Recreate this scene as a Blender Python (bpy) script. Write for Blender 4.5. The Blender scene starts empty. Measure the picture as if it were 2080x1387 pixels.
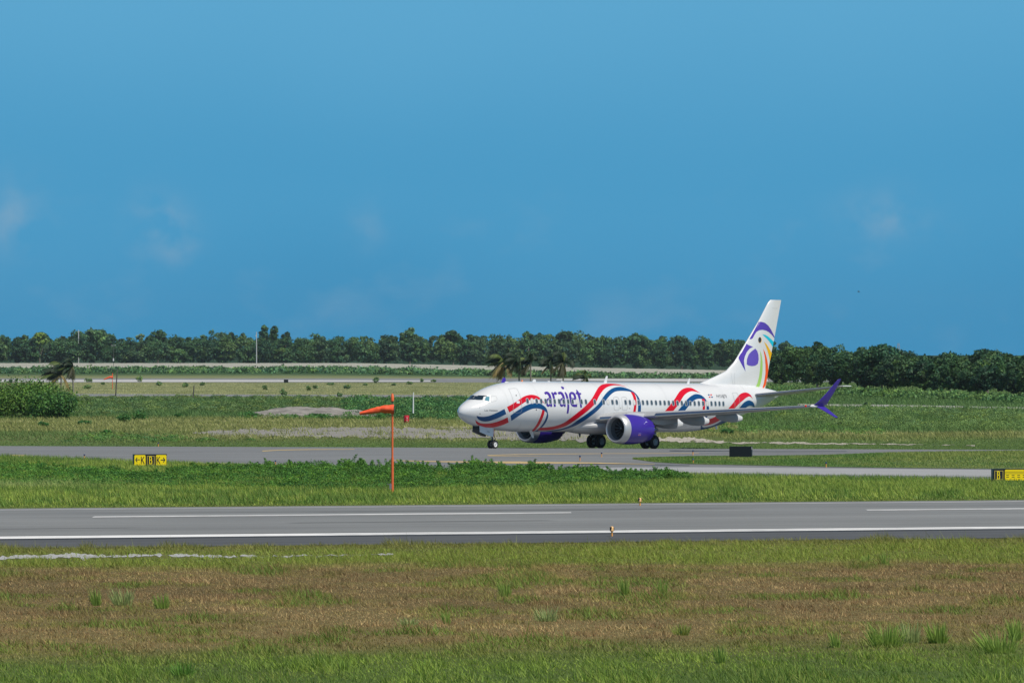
import bpy, bmesh, math
import numpy as np
from mathutils import Matrix, Vector
from mathutils.geometry import tessellate_polygon

# ------------------------------------------------------------------ camera, sky, sun, exposure
sc = bpy.context.scene
COL = sc.collection
F, CAMH, YH, CX = 12800.0, 7.75, 717.0, 1040.0      # focal length in photo pixels, eye height, horizon row, centre column
cam_d = bpy.data.cameras.new('camera'); cam = bpy.data.objects.new('camera', cam_d); COL.objects.link(cam)
cam_d.sensor_width = 36.0; cam_d.sensor_fit = 'HORIZONTAL'; cam_d.lens = F / 2080.0 * 36.0
cam_d.clip_start = 1.0; cam_d.clip_end = 60000.0
cam.location = (0, 0, CAMH)
cam.rotation_euler = (math.radians(90) + math.atan(23.5 / F), 0, 0)
sc.camera = cam

SUN_AZ = math.atan2(0.75, -0.66); SUN_EL = math.radians(57)
SUN = Vector((math.sin(SUN_AZ) * math.cos(SUN_EL), math.cos(SUN_AZ) * math.cos(SUN_EL), math.sin(SUN_EL)))

world = bpy.data.worlds.new('World'); sc.world = world; world.use_nodes = True
def build_world():
    nt = world.node_tree; nt.nodes.clear(); N = nt.nodes.new; L = nt.links.new
    out = N('ShaderNodeOutputWorld'); bg = N('ShaderNodeBackground'); bg.inputs[1].default_value = 0.06
    sky = N('ShaderNodeTexSky'); sky.sky_type = 'NISHITA'; sky.sun_disc = False
    sky.sun_elevation = SUN_EL; sky.sun_rotation = SUN_AZ; sky.air_density = 1.0; sky.dust_density = 0.6; sky.ozone_density = 2.0
    tc = N('ShaderNodeTexCoord'); sep = N('ShaderNodeSeparateXYZ'); L(tc.outputs['Generated'], sep.inputs[0])
    # deep blue band of tropical sky low above the horizon, all the way round
    ramp = N('ShaderNodeValToRGB'); ramp.color_ramp.interpolation = 'EASE'
    mr = N('ShaderNodeMapRange'); mr.inputs[1].default_value = 0.0; mr.inputs[2].default_value = 0.06
    # broad soft unevenness
    ns = N('ShaderNodeTexNoise'); ns.inputs['Scale'].default_value = 9.0; ns.inputs['Detail'].default_value = 2.0
    L(tc.outputs['Generated'], ns.inputs['Vector'])
    ma = N('ShaderNodeMath'); ma.operation = 'MULTIPLY_ADD'; ma.inputs[1].default_value = 0.030; ma.inputs[2].default_value = -0.013
    L(ns.outputs['Fac'], ma.inputs[0])
    ad = N('ShaderNodeMath'); ad.operation = 'ADD'; L(sep.outputs['Z'], ad.inputs[0]); L(ma.outputs[0], ad.inputs[1])
    L(ad.outputs[0], mr.inputs[0]); L(mr.outputs[0], ramp.inputs[0])
    e = ramp.color_ramp.elements
    e[0].position = 0.0; e[0].color = (0.044, 0.270, 0.500, 1)
    e[1].position = 1.0; e[1].color = (0.110, 0.382, 0.622, 1)
    x = e.new(0.45); x.color = (0.070, 0.322, 0.562, 1)
    sc10 = N('ShaderNodeMix'); sc10.data_type = 'RGBA'; sc10.blend_type = 'MULTIPLY'; sc10.inputs[0].default_value = 1.0
    L(ramp.outputs[0], sc10.inputs[6]); sc10.inputs[7].default_value = (16.7, 16.7, 16.7, 1)   # undo the 0.06 strength
    # faint low cloud wisps
    mp = N('ShaderNodeMapping'); mp.inputs['Scale'].default_value = (1, 1, 1.5); L(tc.outputs['Generated'], mp.inputs[0])
    cn = N('ShaderNodeTexNoise'); cn.inputs['Scale'].default_value = 46.0; cn.inputs['Detail'].default_value = 7.0; cn.inputs['Roughness'].default_value = 0.55
    L(mp.outputs[0], cn.inputs['Vector'])
    cr = N('ShaderNodeMapRange'); cr.inputs[1].default_value = 0.54; cr.inputs[2].default_value = 0.80; cr.inputs[4].default_value = 0.30; L(cn.outputs['Fac'], cr.inputs[0])
    em = N('ShaderNodeMapRange'); em.inputs[1].default_value = 0.030; em.inputs[2].default_value = 0.018; L(sep.outputs['Z'], em.inputs[0])
    cm = N('ShaderNodeMath'); cm.operation = 'MULTIPLY'; L(cr.outputs[0], cm.inputs[0]); L(em.outputs[0], cm.inputs[1])
    def node(op, a, b):
        n = N('ShaderNodeMath'); n.operation = op
        for i, v in enumerate((a, b)):
            if isinstance(v, (int, float)): n.inputs[i].default_value = v
            else: L(v, n.inputs[i])
        return n.outputs[0]
    # four pale cumulus remnants hanging low over the wood
    tot = cm.outputs[0]
    for (px, py, rx, ry, amp) in ((38, 440, 62, 72, .42), (318, 450, 55, 52, .50), (365, 490, 44, 42, .50), (745, 460, 36, 48, .26), (1800, 442, 90, 42, .48)):
        dx = node('MULTIPLY', node('SUBTRACT', node('DIVIDE', sep.outputs['X'], sep.outputs['Y']), (px - CX) / F), F / rx)
        dz = node('MULTIPLY', node('SUBTRACT', node('DIVIDE', sep.outputs['Z'], sep.outputs['Y']), (YH - py) / F), F / ry)
        g = node('POWER', 2.718, node('MULTIPLY', -1.0, node('ADD', node('MULTIPLY', dx, dx), node('MULTIPLY', dz, dz))))
        front = node('GREATER_THAN', sep.outputs['Y'], 0.0)
        n2 = N('ShaderNodeMapRange'); n2.inputs[1].default_value = 0.38; n2.inputs[2].default_value = 0.66; 
        nz = N('ShaderNodeTexNoise'); nz.inputs['Scale'].default_value = 170.0; nz.inputs['Detail'].default_value = 6.0; L(tc.outputs['Generated'], nz.inputs['Vector'])
        L(nz.outputs['Fac'], n2.inputs[0])
        tot = node('ADD', tot, node('MULTIPLY', node('MULTIPLY', node('MULTIPLY', g, n2.outputs[0]), amp), front))
    mixc = N('ShaderNodeMix'); mixc.data_type = 'RGBA'; L(tot, mixc.inputs[0]); L(sc10.outputs[2], mixc.inputs[6]); mixc.inputs[7].default_value = (4.3, 6.7, 8.9, 1)
    el = N('ShaderNodeMapRange'); el.interpolation_type = 'SMOOTHSTEP'; el.inputs[1].default_value = 0.05; el.inputs[2].default_value = 0.42
    L(sep.outputs['Z'], el.inputs[0])
    mixs = N('ShaderNodeMix'); mixs.data_type = 'RGBA'; L(el.outputs[0], mixs.inputs[0]); L(mixc.outputs[2], mixs.inputs[6]); L(sky.outputs[0], mixs.inputs[7])
    L(mixs.outputs[2], bg.inputs[0]); L(bg.outputs[0], out.inputs[0])
build_world()

sun_d = bpy.data.lights.new('sun', 'SUN'); sun_d.energy = 4.3; sun_d.angle = math.radians(0.53); sun_d.color = (1.0, 0.94, 0.83)
sun_o = bpy.data.objects.new('sun', sun_d); COL.objects.link(sun_o)
sun_o.rotation_euler = (-SUN).to_track_quat('-Z', 'Y').to_euler()
sc.view_settings.view_transform = 'Standard'; sc.view_settings.look = 'None'
sc.view_settings.exposure = 0.0; sc.view_settings.gamma = 1.0; sc.view_settings.use_curve_mapping = False
sc.cycles.volume_bounces = 0; sc.cycles.max_bounces = 8

# ------------------------------------------------------------------ helpers
rng = np.random.default_rng(11)
def lin(r, g, b):
    f = lambda c: c / 12.92 if c <= 0.04045 else ((c + 0.055) / 1.055) ** 2.4
    return (f(r / 255), f(g / 255), f(b / 255))

MATS = {}
def mat(name, col, rough=0.6, metal=0.0, spec=0.5, coat=0.0, noise=None, bump=None):
    """plain procedural material; noise=(scale, amount, stretch) varies the colour, bump=(scale, strength) the relief"""
    if name in MATS: return MATS[name]
    m = bpy.data.materials.new(name); m.use_nodes = True; MATS[name] = m
    nt = m.node_tree; b = nt.nodes['Principled BSDF']; N = nt.nodes.new; L = nt.links.new
    b.inputs['Base Color'].default_value = (*col, 1); b.inputs['Roughness'].default_value = rough
    b.inputs['Metallic'].default_value = metal; b.inputs['Specular IOR Level'].default_value = spec
    b.inputs['Coat Weight'].default_value = coat; b.inputs['Coat Roughness'].default_value = 0.08
    if noise:
        tc = N('ShaderNodeTexCoord'); mp = N('ShaderNodeMapping'); L(tc.outputs['Object'], mp.inputs[0])
        if len(noise) > 2: mp.inputs['Scale'].default_value = noise[2]
        n = N('ShaderNodeTexNoise'); n.inputs['Scale'].default_value = noise[0]; n.inputs['Detail'].default_value = 6; L(mp.outputs[0], n.inputs['Vector'])
        mr = N('ShaderNodeMapRange'); mr.inputs[1].default_value = 0.25; mr.inputs[2].default_value = 0.75
        mr.inputs[3].default_value = 1 - noise[1]; mr.inputs[4].default_value = 1 + noise[1]; L(n.outputs['Fac'], mr.inputs[0])
        mx = N('ShaderNodeMix'); mx.data_type = 'RGBA'; mx.blend_type = 'MULTIPLY'; mx.inputs[0].default_value = 1
        mx.inputs[6].default_value = (*col, 1); L(mr.outputs[0], mx.inputs[7]); L(mx.outputs[2], b.inputs['Base Color'])
    if bump:
        tc = N('ShaderNodeTexCoord'); n = N('ShaderNodeTexNoise'); n.inputs['Scale'].default_value = bump[0]; n.inputs['Detail'].default_value = 5
        L(tc.outputs['Object'], n.inputs['Vector']); bp = N('ShaderNodeBump'); bp.inputs['Strength'].default_value = bump[1]; bp.inputs['Distance'].default_value = 0.05
        L(n.outputs['Fac'], bp.inputs['Height']); L(bp.outputs[0], b.inputs['Normal'])
    return m

def leaf_mat(name, transl=0.25, rough=0.6):
    """foliage: the leaf's own colour is stored per leaf in the attribute 'leaf_colour'"""
    if name in MATS: return MATS[name]
    m = bpy.data.materials.new(name); m.use_nodes = True; MATS[name] = m
    nt = m.node_tree; b = nt.nodes['Principled BSDF']; N = nt.nodes.new; L = nt.links.new
    at = N('ShaderNodeAttribute'); at.attribute_name = 'leaf_colour'
    L(at.outputs['Color'], b.inputs['Base Color']); b.inputs['Roughness'].default_value = rough; b.inputs['Specular IOR Level'].default_value = 0.25
    tr = N('ShaderNodeBsdfTranslucent'); L(at.outputs['Color'], tr.inputs['Color'])
    mx = N('ShaderNodeMixShader'); mx.inputs[0].default_value = transl
    L(b.outputs[0], mx.inputs[1]); L(tr.outputs[0], mx.inputs[2]); L(mx.outputs[0], nt.nodes['Material Output'].inputs[0])
    return m

def np_mesh(name, V, faces, cols=None, smooth=False):
    """mesh from numpy arrays: faces is a list of (M,k) index arrays; cols is a per-vertex colour array"""
    me = bpy.data.meshes.new(name)
    V = np.asarray(V, np.float32); me.vertices.add(len(V)); me.vertices.foreach_set('co', V.ravel())
    loops = np.concatenate([f.ravel() for f in faces]).astype(np.int32)
    tot = np.concatenate([np.full(len(f), f.shape[1], np.int32) for f in faces])
    start = np.concatenate([[0], np.cumsum(tot)[:-1]]).astype(np.int32)
    me.loops.add(len(loops)); me.loops.foreach_set('vertex_index', loops)
    me.polygons.add(len(tot)); me.polygons.foreach_set('loop_start', start); me.polygons.foreach_set('loop_total', tot)
    if cols is not None:
        a = me.attributes.new('leaf_colour', 'FLOAT_COLOR', 'POINT')
        c = np.ones((len(V), 4), np.float32); c[:, :3] = cols; a.data.foreach_set('color', c.ravel())
    me.update(calc_edges=True); me.validate()
    if smooth: me.polygons.foreach_set('use_smooth', np.ones(len(me.polygons), bool))
    return me

def obj(name, me, mats=None, parent=None, label=None, cat=None, group=None, kind=None, loc=None):
    o = bpy.data.objects.new(name, me); COL.objects.link(o)
    if me is not None and mats is not None:
        for m in (mats if isinstance(mats, (list, tuple)) else [mats]): me.materials.append(m)
    if parent: o.parent = parent
    if loc is not None: o.location = loc
    if label: o['label'] = label
    if cat: o['category'] = cat
    if group: o['group'] = group
    if kind: o['kind'] = kind
    return o
def thing(name, label, cat, loc, group=None, rz=0.0):
    o = obj(name, None, label=label, cat=cat, group=group, loc=loc); o.rotation_euler = (0, 0, rz); return o

class MB:
    """collects shapes, then links them as ONE mesh object"""
    def __init__(s): s.v = []; s.f = []; s.m = []
    def add(s, v, f, m=0):
        o = len(s.v); s.v += [tuple(p) for p in v]; s.f += [tuple(i + o for i in q) for q in f]; s.m += [m] * len(f); return s
    def box(s, c, d, rz=0.0, m=0, bev=0.0):
        x, y, z = d[0] / 2, d[1] / 2, d[2] / 2; ca, sa = math.cos(rz), math.sin(rz)
        P = [(-x, -y, -z), (x, -y, -z), (x, y, -z), (-x, y, -z), (-x, -y, z), (x, -y, z), (x, y, z), (-x, y, z)]
        P = [(c[0] + a * ca - b * sa, c[1] + a * sa + b * ca, c[2] + e) for a, b, e in P]
        return s.add(P, [(0, 3, 2, 1), (4, 5, 6, 7), (0, 1, 5, 4), (1, 2, 6, 5), (2, 3, 7, 6), (3, 0, 4, 7)], m)
    def tube(s, pts, rad, n=10, m=0, caps=True):
        pts = [Vector(p) for p in pts]; V = []; Fc = []
        for i, p in enumerate(pts):
            t = (pts[min(i + 1, len(pts) - 1)] - pts[max(i - 1, 0)]).normalized()
            a = t.cross(Vector((0, 0, 1)) if abs(t.z) < 0.9 else Vector((1, 0, 0))).normalized(); b = t.cross(a)
            r = rad[i] if isinstance(rad, (list, tuple)) else rad
            for k in range(n):
                th = 2 * math.pi * k / n; V.append(p + (a * math.cos(th) + b * math.sin(th)) * r)
        for i in range(len(pts) - 1):
            for k in range(n):
                k2 = (k + 1) % n; Fc.append((i * n + k, i * n + k2, (i + 1) * n + k2, (i + 1) * n + k))
        if caps: Fc.append(tuple(range(n))[::-1]); Fc.append(tuple((len(pts) - 1) * n + k for k in range(n)))
        return s.add(V, Fc, m)
    def lathe(s, prof, o, axis, n=24, m=0, mseg=None):
        """prof = [(along axis, radius)]"""
        o = Vector(o); ax = Vector(axis).normalized()
        a = ax.cross(Vector((0, 0, 1)) if abs(ax.z) < 0.9 else Vector((1, 0, 0))).normalized(); b = ax.cross(a)
        V = []
        for d, r in prof:
            for k in range(n):
                th = 2 * math.pi * k / n; V.append(o + ax * d + (a * math.cos(th) + b * math.sin(th)) * max(r, 1e-4))
        for i in range(len(prof) - 1):
            Fc = [(i * n + k, i * n + (k + 1) % n, (i + 1) * n + (k + 1) % n, (i + 1) * n + k) for k in range(n)]
            off = len(s.v)
            if i == 0: s.v += [tuple(p) for p in V]; base = off
            s.f += [tuple(q + base for q in f) for f in Fc]; s.m += [mseg[i] if mseg else m] * n
        return s
    def build(s, name, mats, parent=None, smooth=False, **kw):
        me = bpy.data.meshes.new(name); me.from_pydata(s.v, [], s.f)
        bm = bmesh.new(); bm.from_mesh(me); bmesh.ops.recalc_face_normals(bm, faces=bm.faces); bm.to_mesh(me); bm.free()
        o = obj(name, me, mats, parent, **kw)
        me.polygons.foreach_set('material_index', s.m)
        if smooth:
            me.polygons.foreach_set('use_smooth', [True] * len(me.polygons)); 
            try: me.set_sharp_from_angle(angle=math.radians(42))
            except Exception: pass
        return o

def vnoise(x, y, seed=0):
    """smooth 2-D value noise in 0..1"""
    xi = np.floor(x).astype(np.int64); yi = np.floor(y).astype(np.int64); fx = x - xi; fy = y - yi
    def h(a, b):
        n = (a * 374761393 + b * 668265263 + seed * 974634777) & 0x7fffffff
        n = ((n ^ (n >> 13)) * 1274126177) & 0x7fffffff
        return ((n ^ (n >> 16)) & 0xffff) / 65535.0
    fx = fx * fx * (3 - 2 * fx); fy = fy * fy * (3 - 2 * fy)
    return (h(xi, yi) * (1 - fx) + h(xi + 1, yi) * fx) * (1 - fy) + (h(xi, yi + 1) * (1 - fx) + h(xi + 1, yi + 1) * fx) * fy
def fbm(x, y, seed=0):
    return 0.55 * vnoise(x, y, seed) + 0.3 * vnoise(x * 2.1, y * 2.1, seed + 1) + 0.15 * vnoise(x * 4.3, y * 4.3, seed + 2)

# ------------------------------------------------------------------ lie of the land: a crowned runway and a crowned taxiway on flat ground
RS, TS = 0.35, -0.25              # skew of runway and taxiway against the view
def ter(X, Y):
    u1 = Y - RS * X; u2 = Y - TS * X
    z = np.interp(u1, [250, 257, 268, 292, 316, 326, 337], [0, 0, .10, .325, .085, -.12, 0])
    fall = np.clip((Y - 1950) / 500, 0, 1)      # far off, the ground falls away to the right
    return z + np.interp(u2, [438, 482, 530, 575], [0, .40, -.24, 0]) - .0193 * np.clip(X + 72, 0, 400) * fall
_Ys = np.concatenate([np.linspace(90, 700, 2441), np.geomspace(701, 9000, 1500)])
def G(px, py):
    """point of the ground seen at a photo pixel"""
    k = (px - CX) / F; zz = CAMH - _Ys * (py - YH) / F
    hit = np.nonzero(zz <= ter(_Ys * k, _Ys))[0]
    Y = _Ys[hit[0]] if len(hit) else 9000.0
    return Vector((Y * k, Y, float(ter(Y * k, Y))))
def at_dist(px, Y): X = Y * (px - CX) / F; return Vector((X, Y, float(ter(X, Y))))
def to_px(X, Y, Z=0.0): return CX + F * X / Y, YH + F * (CAMH - Z) / Y
def scale_at(p): return F / p.y       # photo pixels per metre at a place
# ------------------------------------------------------------------ ground
def ground_mat():
    m = bpy.data.materials.new('grassy_earth'); m.use_nodes = True; nt = m.node_tree; N = nt.nodes.new; L = nt.links.new; b = nt.nodes['Principled BSDF']
    b.inputs['Roughness'].default_value = 0.95; b.inputs['Specular IOR Level'].default_value = 0.1
    tc = N('ShaderNodeTexCoord'); sep = N('ShaderNodeSeparateXYZ'); L(tc.outputs['Object'], sep.inputs[0])
    def noise(scale, sx, sy, det=5):
        mp = N('ShaderNodeMapping'); mp.inputs['Scale'].default_value = (sx, sy, 1); L(tc.outputs['Object'], mp.inputs[0])
        n = N('ShaderNodeTexNoise'); n.inputs['Scale'].default_value = scale; n.inputs['Detail'].default_value = det; L(mp.outputs[0], n.inputs['Vector']); return n.outputs['Fac']
    def mth(op, a, c):
        n = N('ShaderNodeMath'); n.operation = op
        for i, v in enumerate((a, c)):
            if isinstance(v, (int, float)): n.inputs[i].default_value = v
            else: L(v, n.inputs[i])
        return n.outputs[0]
    y = mth('SUBTRACT', sep.outputs['Y'], mth('MULTIPLY', sep.outputs['X'], 0.2))
    y = mth('ADD', y, mth('MULTIPLY', mth('SUBTRACT', noise(.12, 1, .6), .5), 16))
    lg = mth('LOGARITHM', mth('MAXIMUM', y, 100), 10)
    mr = N('ShaderNodeMapRange'); mr.inputs[1].default_value = 2.0; mr.inputs[2].default_value = 3.6; L(lg, mr.inputs[0])
    rp = N('ShaderNodeValToRGB'); L(mr.outputs[0], rp.inputs[0])
    stops = [(140, 74, 98, 44), (160, 84, 98, 48), (170, 116, 106, 68), (205, 108, 96, 64), (228, 110, 100, 64), (236, 98, 106, 54), (256, 104, 104, 58), (330, 92, 112, 46),
             (440, 80, 108, 46), (545, 82, 104, 52), (600, 104, 108, 64), (720, 108, 114, 66), (780, 62, 88, 48), (1100, 62, 88, 50), (1190, 128, 132, 90), (2050, 126, 132, 92), (2350, 62, 88, 50), (3900, 40, 64, 36)]
    el = rp.color_ramp.elements
    el.remove(el[1])
    for i, (yy, *c) in enumerate(stops):
        p = (math.log10(yy) - 2) / 1.6
        e = el[0] if i == 0 else el.new(p); e.position = p; e.color = (*[v * .85 for v in lin(*c)], 1)
    f = N('ShaderNodeMapRange'); f.inputs[1].default_value = .3; f.inputs[2].default_value = .7; f.inputs[3].default_value = .70; f.inputs[4].default_value = 1.30
    L(mth('ADD', mth('MULTIPLY', noise(1.3, 1, .8, 8), .45), mth('MULTIPLY', noise(.10, 1, .22, 8), .55)), f.inputs[0])
    mx = N('ShaderNodeMix'); mx.data_type = 'RGBA'; mx.blend_type = 'MULTIPLY'; mx.inputs[0].default_value = 1; L(rp.outputs[0], mx.inputs[6]); L(f.outputs[0], mx.inputs[7])
    L(mx.outputs[2], b.inputs['Base Color'])
    bp = N('ShaderNodeBump'); bp.inputs['Strength'].default_value = .6; bp.inputs['Distance'].default_value = .15; L(noise(2.5, 1, 1), bp.inputs['Height']); L(bp.outputs[0], b.inputs['Normal'])
    return m
def build_ground():
    ys = np.concatenate([[-400, -100, 0, 60], np.arange(100, 250, 10), np.arange(250, 345, 1.0), np.arange(345, 405, 10), np.arange(405, 605, 1.5), np.arange(605, 1000, 25), np.geomspace(1000, 40000, 40)])
    xs = np.concatenate([[-30000, -8000, -3000, -1200, -500, -250], np.arange(-140, 141, 4.0), [250, 500, 1200, 3000, 8000, 30000]])
    Xg, Yg = np.meshgrid(xs, ys); Z = ter(Xg, Yg)
    u1 = Yg - RS * Xg
    Z = Z - np.where((u1 > 259) & (u1 < 325), 0.10, 0.0)
    V = np.stack([Xg, Yg, Z], -1).reshape(-1, 3); nx = len(xs); ny = len(ys)
    i, j = np.meshgrid(np.arange(nx - 1), np.arange(ny - 1)); a = (j * nx + i).ravel()
    obj('ground', np_mesh('ground', V, [np.stack([a, a + 1, a + nx + 1, a + nx], -1)]), ground_mat(), kind='structure')
build_ground()

def sheet(name, A, B, rows, off, mats, parent=None, kind='structure'):
    """paved sheet between two ground polylines of (X, Y), laid on the terrain"""
    A = np.asarray(A, float); B = np.asarray(B, float)
    t = np.linspace(0, 1, rows + 1)[:, None, None]; P = A[None] * (1 - t) + B[None] * t
    Z = ter(P[..., 0], P[..., 1]) + off
    V = np.concatenate([P, Z[..., None]], -1).reshape(-1, 3); n = len(A)
    i, j = np.meshgrid(np.arange(n - 1), np.arange(rows)); a = (j * n + i).ravel()
    return obj(name, np_mesh(name, V, [np.stack([a, a + 1, a + n + 1, a + n], -1)]), mats, parent, kind=kind if parent is None else None)
def resample(pts, n):
    pts = np.asarray(pts, float); return np.stack([np.interp(np.linspace(pts[0, 0], pts[-1, 0], n), pts[:, 0], pts[:, k]) for k in range(pts.shape[1])], -1)
def band(name, up, lo, off, mats, n=60, rows=6, parent=None, ragged=0.0, kind='structure'):
    """sheet between an upper and a lower edge given as photo-pixel polylines, carried to the ground"""
    U = resample(up, n); Lo = resample(lo, n)
    if ragged:
        U[:, 1] += ragged * (vnoise(U[:, 0] / 17, U[:, 0] * 0, 5) - .5) + ragged * (vnoise(U[:, 0] / 5, U[:, 0] * 0, 8) - .5)
        Lo[:, 1] += ragged * (vnoise(Lo[:, 0] / 19, Lo[:, 0] * 0, 6) - .5) + ragged * (vnoise(Lo[:, 0] / 6, Lo[:, 0] * 0, 9) - .5)
        Lo[:, 1] = np.maximum(Lo[:, 1], U[:, 1] + 0.05)
    A = [G(*p)[:2] for p in U]; B = [G(*p)[:2] for p in Lo]
    return sheet(name, A, B, rows, off, mats, parent, kind)

def pavement(name, col, along, amt=0.25, rough=0.8):
    """weathered asphalt or concrete with long streaks in the direction of travel, fine grain and cracks"""
    m = bpy.data.materials.new(name); m.use_nodes = True; nt = m.node_tree; N = nt.nodes.new; L = nt.links.new; b = nt.nodes['Principled BSDF']
    b.inputs['Roughness'].default_value = rough; b.inputs['Specular IOR Level'].default_value = 0.3
    tc = N('ShaderNodeTexCoord'); rot = N('ShaderNodeMapping'); rot.inputs['Rotation'].default_value = (0, 0, -math.atan(along)); L(tc.outputs['Object'], rot.inputs[0])
    val = None
    for scale, sx, sy, w in ((1.0, .02, .9, 1.0), (1.0, .006, .22, 1.0), (1.0, .12, .12, .7), (4.0, 1, 1, .35)):
        mp = N('ShaderNodeMapping'); mp.inputs['Scale'].default_value = (sx, sy, 1); L(rot.outputs[0], mp.inputs[0])
        n = N('ShaderNodeTexNoise'); n.inputs['Scale'].default_value = scale; n.inputs['Detail'].default_value = 5; L(mp.outputs[0], n.inputs['Vector'])
        a = N('ShaderNodeMath'); a.operation = 'MULTIPLY_ADD'; L(n.outputs['Fac'], a.inputs[0]); a.inputs[1].default_value = w * amt * 2
        if val is None: a.inputs[2].default_value = 1 - amt * 3.05
        else: L(val, a.inputs[2])
        val = a.outputs[0]
    mx = N('ShaderNodeMix'); mx.data_type = 'RGBA'; mx.blend_type = 'MULTIPLY'; mx.inputs[0].default_value = 1; mx.inputs[6].default_value = (*col, 1); L(val, mx.inputs[7])
    L(mx.outputs[2], b.inputs['Base Color']); return m
M_RWY = pavement('runway_asphalt', (.182, .188, .190), RS, .26)
M_SHO = pavement('shoulder_asphalt', (.082, .085, .09), RS, .30)
M_TXY = pavement('taxiway_asphalt', (.168, .174, .180), TS, .26)
M_CON = pavement('worn_concrete', (.30, .305, .312), TS, .20)
M_FAR = pavement('far_asphalt', (.19, .195, .20), 0, .2)
M_FARW = pavement('far_concrete', (.46, .46, .455), 0, .42)
def paint(name, col, under, wear=.5):
    """road paint worn through to the asphalt in streaks and specks"""
    m = bpy.data.materials.new(name); m.use_nodes = True; nt = m.node_tree; N = nt.nodes.new; L = nt.links.new; b = nt.nodes['Principled BSDF']
    b.inputs['Roughness'].default_value = .7; b.inputs['Specular IOR Level'].default_value = .25
    tc = N('ShaderNodeTexCoord'); fac = None
    for sc_, st, w in ((1.0, (.12, 1.3, 1), 1.1), (3.2, (.5, 1.2, 1), .7), (1.0, (.03, .03, 1), .8)):
        mp = N('ShaderNodeMapping'); mp.inputs['Scale'].default_value = st; L(tc.outputs['Object'], mp.inputs[0])
        n = N('ShaderNodeTexNoise'); n.inputs['Scale'].default_value = sc_; n.inputs['Detail'].default_value = 5; L(mp.outputs[0], n.inputs['Vector'])
        a = N('ShaderNodeMath'); a.operation = 'MULTIPLY_ADD'; L(n.outputs['Fac'], a.inputs[0]); a.inputs[1].default_value = w
        if fac is None: a.inputs[2].default_value = -1.3 + wear * .5
        else: L(fac, a.inputs[2])
        fac = a.outputs[0]
    mr = N('ShaderNodeMapRange'); mr.inputs[1].default_value = -.16; mr.inputs[2].default_value = .42; L(fac, mr.inputs[0])
    mx = N('ShaderNodeMix'); mx.data_type = 'RGBA'; L(mr.outputs[0], mx.inputs[0]); mx.inputs[6].default_value = (*col, 1); mx.inputs[7].default_value = (*under, 1); L(mx.outputs[2], b.inputs['Base Color']); return m
M_WHITE = paint('white_marking_paint', (.74, .74, .74), (.20, .205, .21), -.15); M_FADED = paint('faded_white_paint', (.62, .62, .62), (.20, .205, .21), .12); M_YEL = paint('yellow_marking_paint', (.60, .42, .15), (.2, .2, .2), .0)

def rw(u, t0, t1, n=60): t = np.linspace(t0, t1, n); return np.stack([t, u + RS * t], -1)
def build_runway():
    ks = [256.5, 266.3, 268, 280, 292, 304, 316, 327]; T = (-260, 200)
    rows = np.stack([rw(u, *T, n=93) for u in ks]); n = rows.shape[1]
    V = np.concatenate([rows, (ter(rows[..., 0], rows[..., 1]) + .02)[..., None]], -1).reshape(-1, 3)
    i, j = np.meshgrid(np.arange(n - 1), np.arange(1, len(ks) - 1)); a = (j * n + i).ravel()
    r = obj('runway', np_mesh('runway', V, [np.stack([a, a + 1, a + n + 1, a + n], -1)]), M_RWY, kind='structure')
    sheet('shoulder', rw(256.5, *T, n=93), rw(266.3, *T, n=93), 4, .02, M_SHO, r)
    sheet('seam', rw(265.6, *T, n=93), rw(266.6, *T, n=93), 1, .026, mat('dark_seam', (.03, .033, .038), .7), r)
    sheet('edge_stripe', rw(266.7, *T, n=93), rw(269.2, *T, n=93), 2, .03, M_WHITE, r)
    sheet('edge_stripe', rw(314.6, *T, n=93), rw(316.6, *T, n=93), 2, .03, M_FADED, r)
    for k in range(-5, 5):
        t0 = -18.95 + 35.7 * k; sheet('centre_line', rw(290.9, t0, t0 + 21.7, 12), rw(293.1, t0, t0 + 21.7, 12), 2, .03, M_FADED, r)
    rub = mat('rubber_streak', (.145, .15, .152), .75, noise=(.6, .25, (.05, 1, 1))); g = np.random.default_rng(4)
    for k in range(11):
        u = g.choice([284, 299, 276, 305, 289, 272]) + g.normal(0, 2.2); t0 = g.uniform(-60, 45); ln = g.uniform(6, 34); w = g.uniform(.18, .5)
        A = rw(u, t0, t0 + ln, 10); B = rw(u + w, t0 + ln * .06, t0 + ln * .93, 10); sheet('tyre_mark', A, B, 1, .026 + .0004 * k, rub, r)
build_runway()

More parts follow.
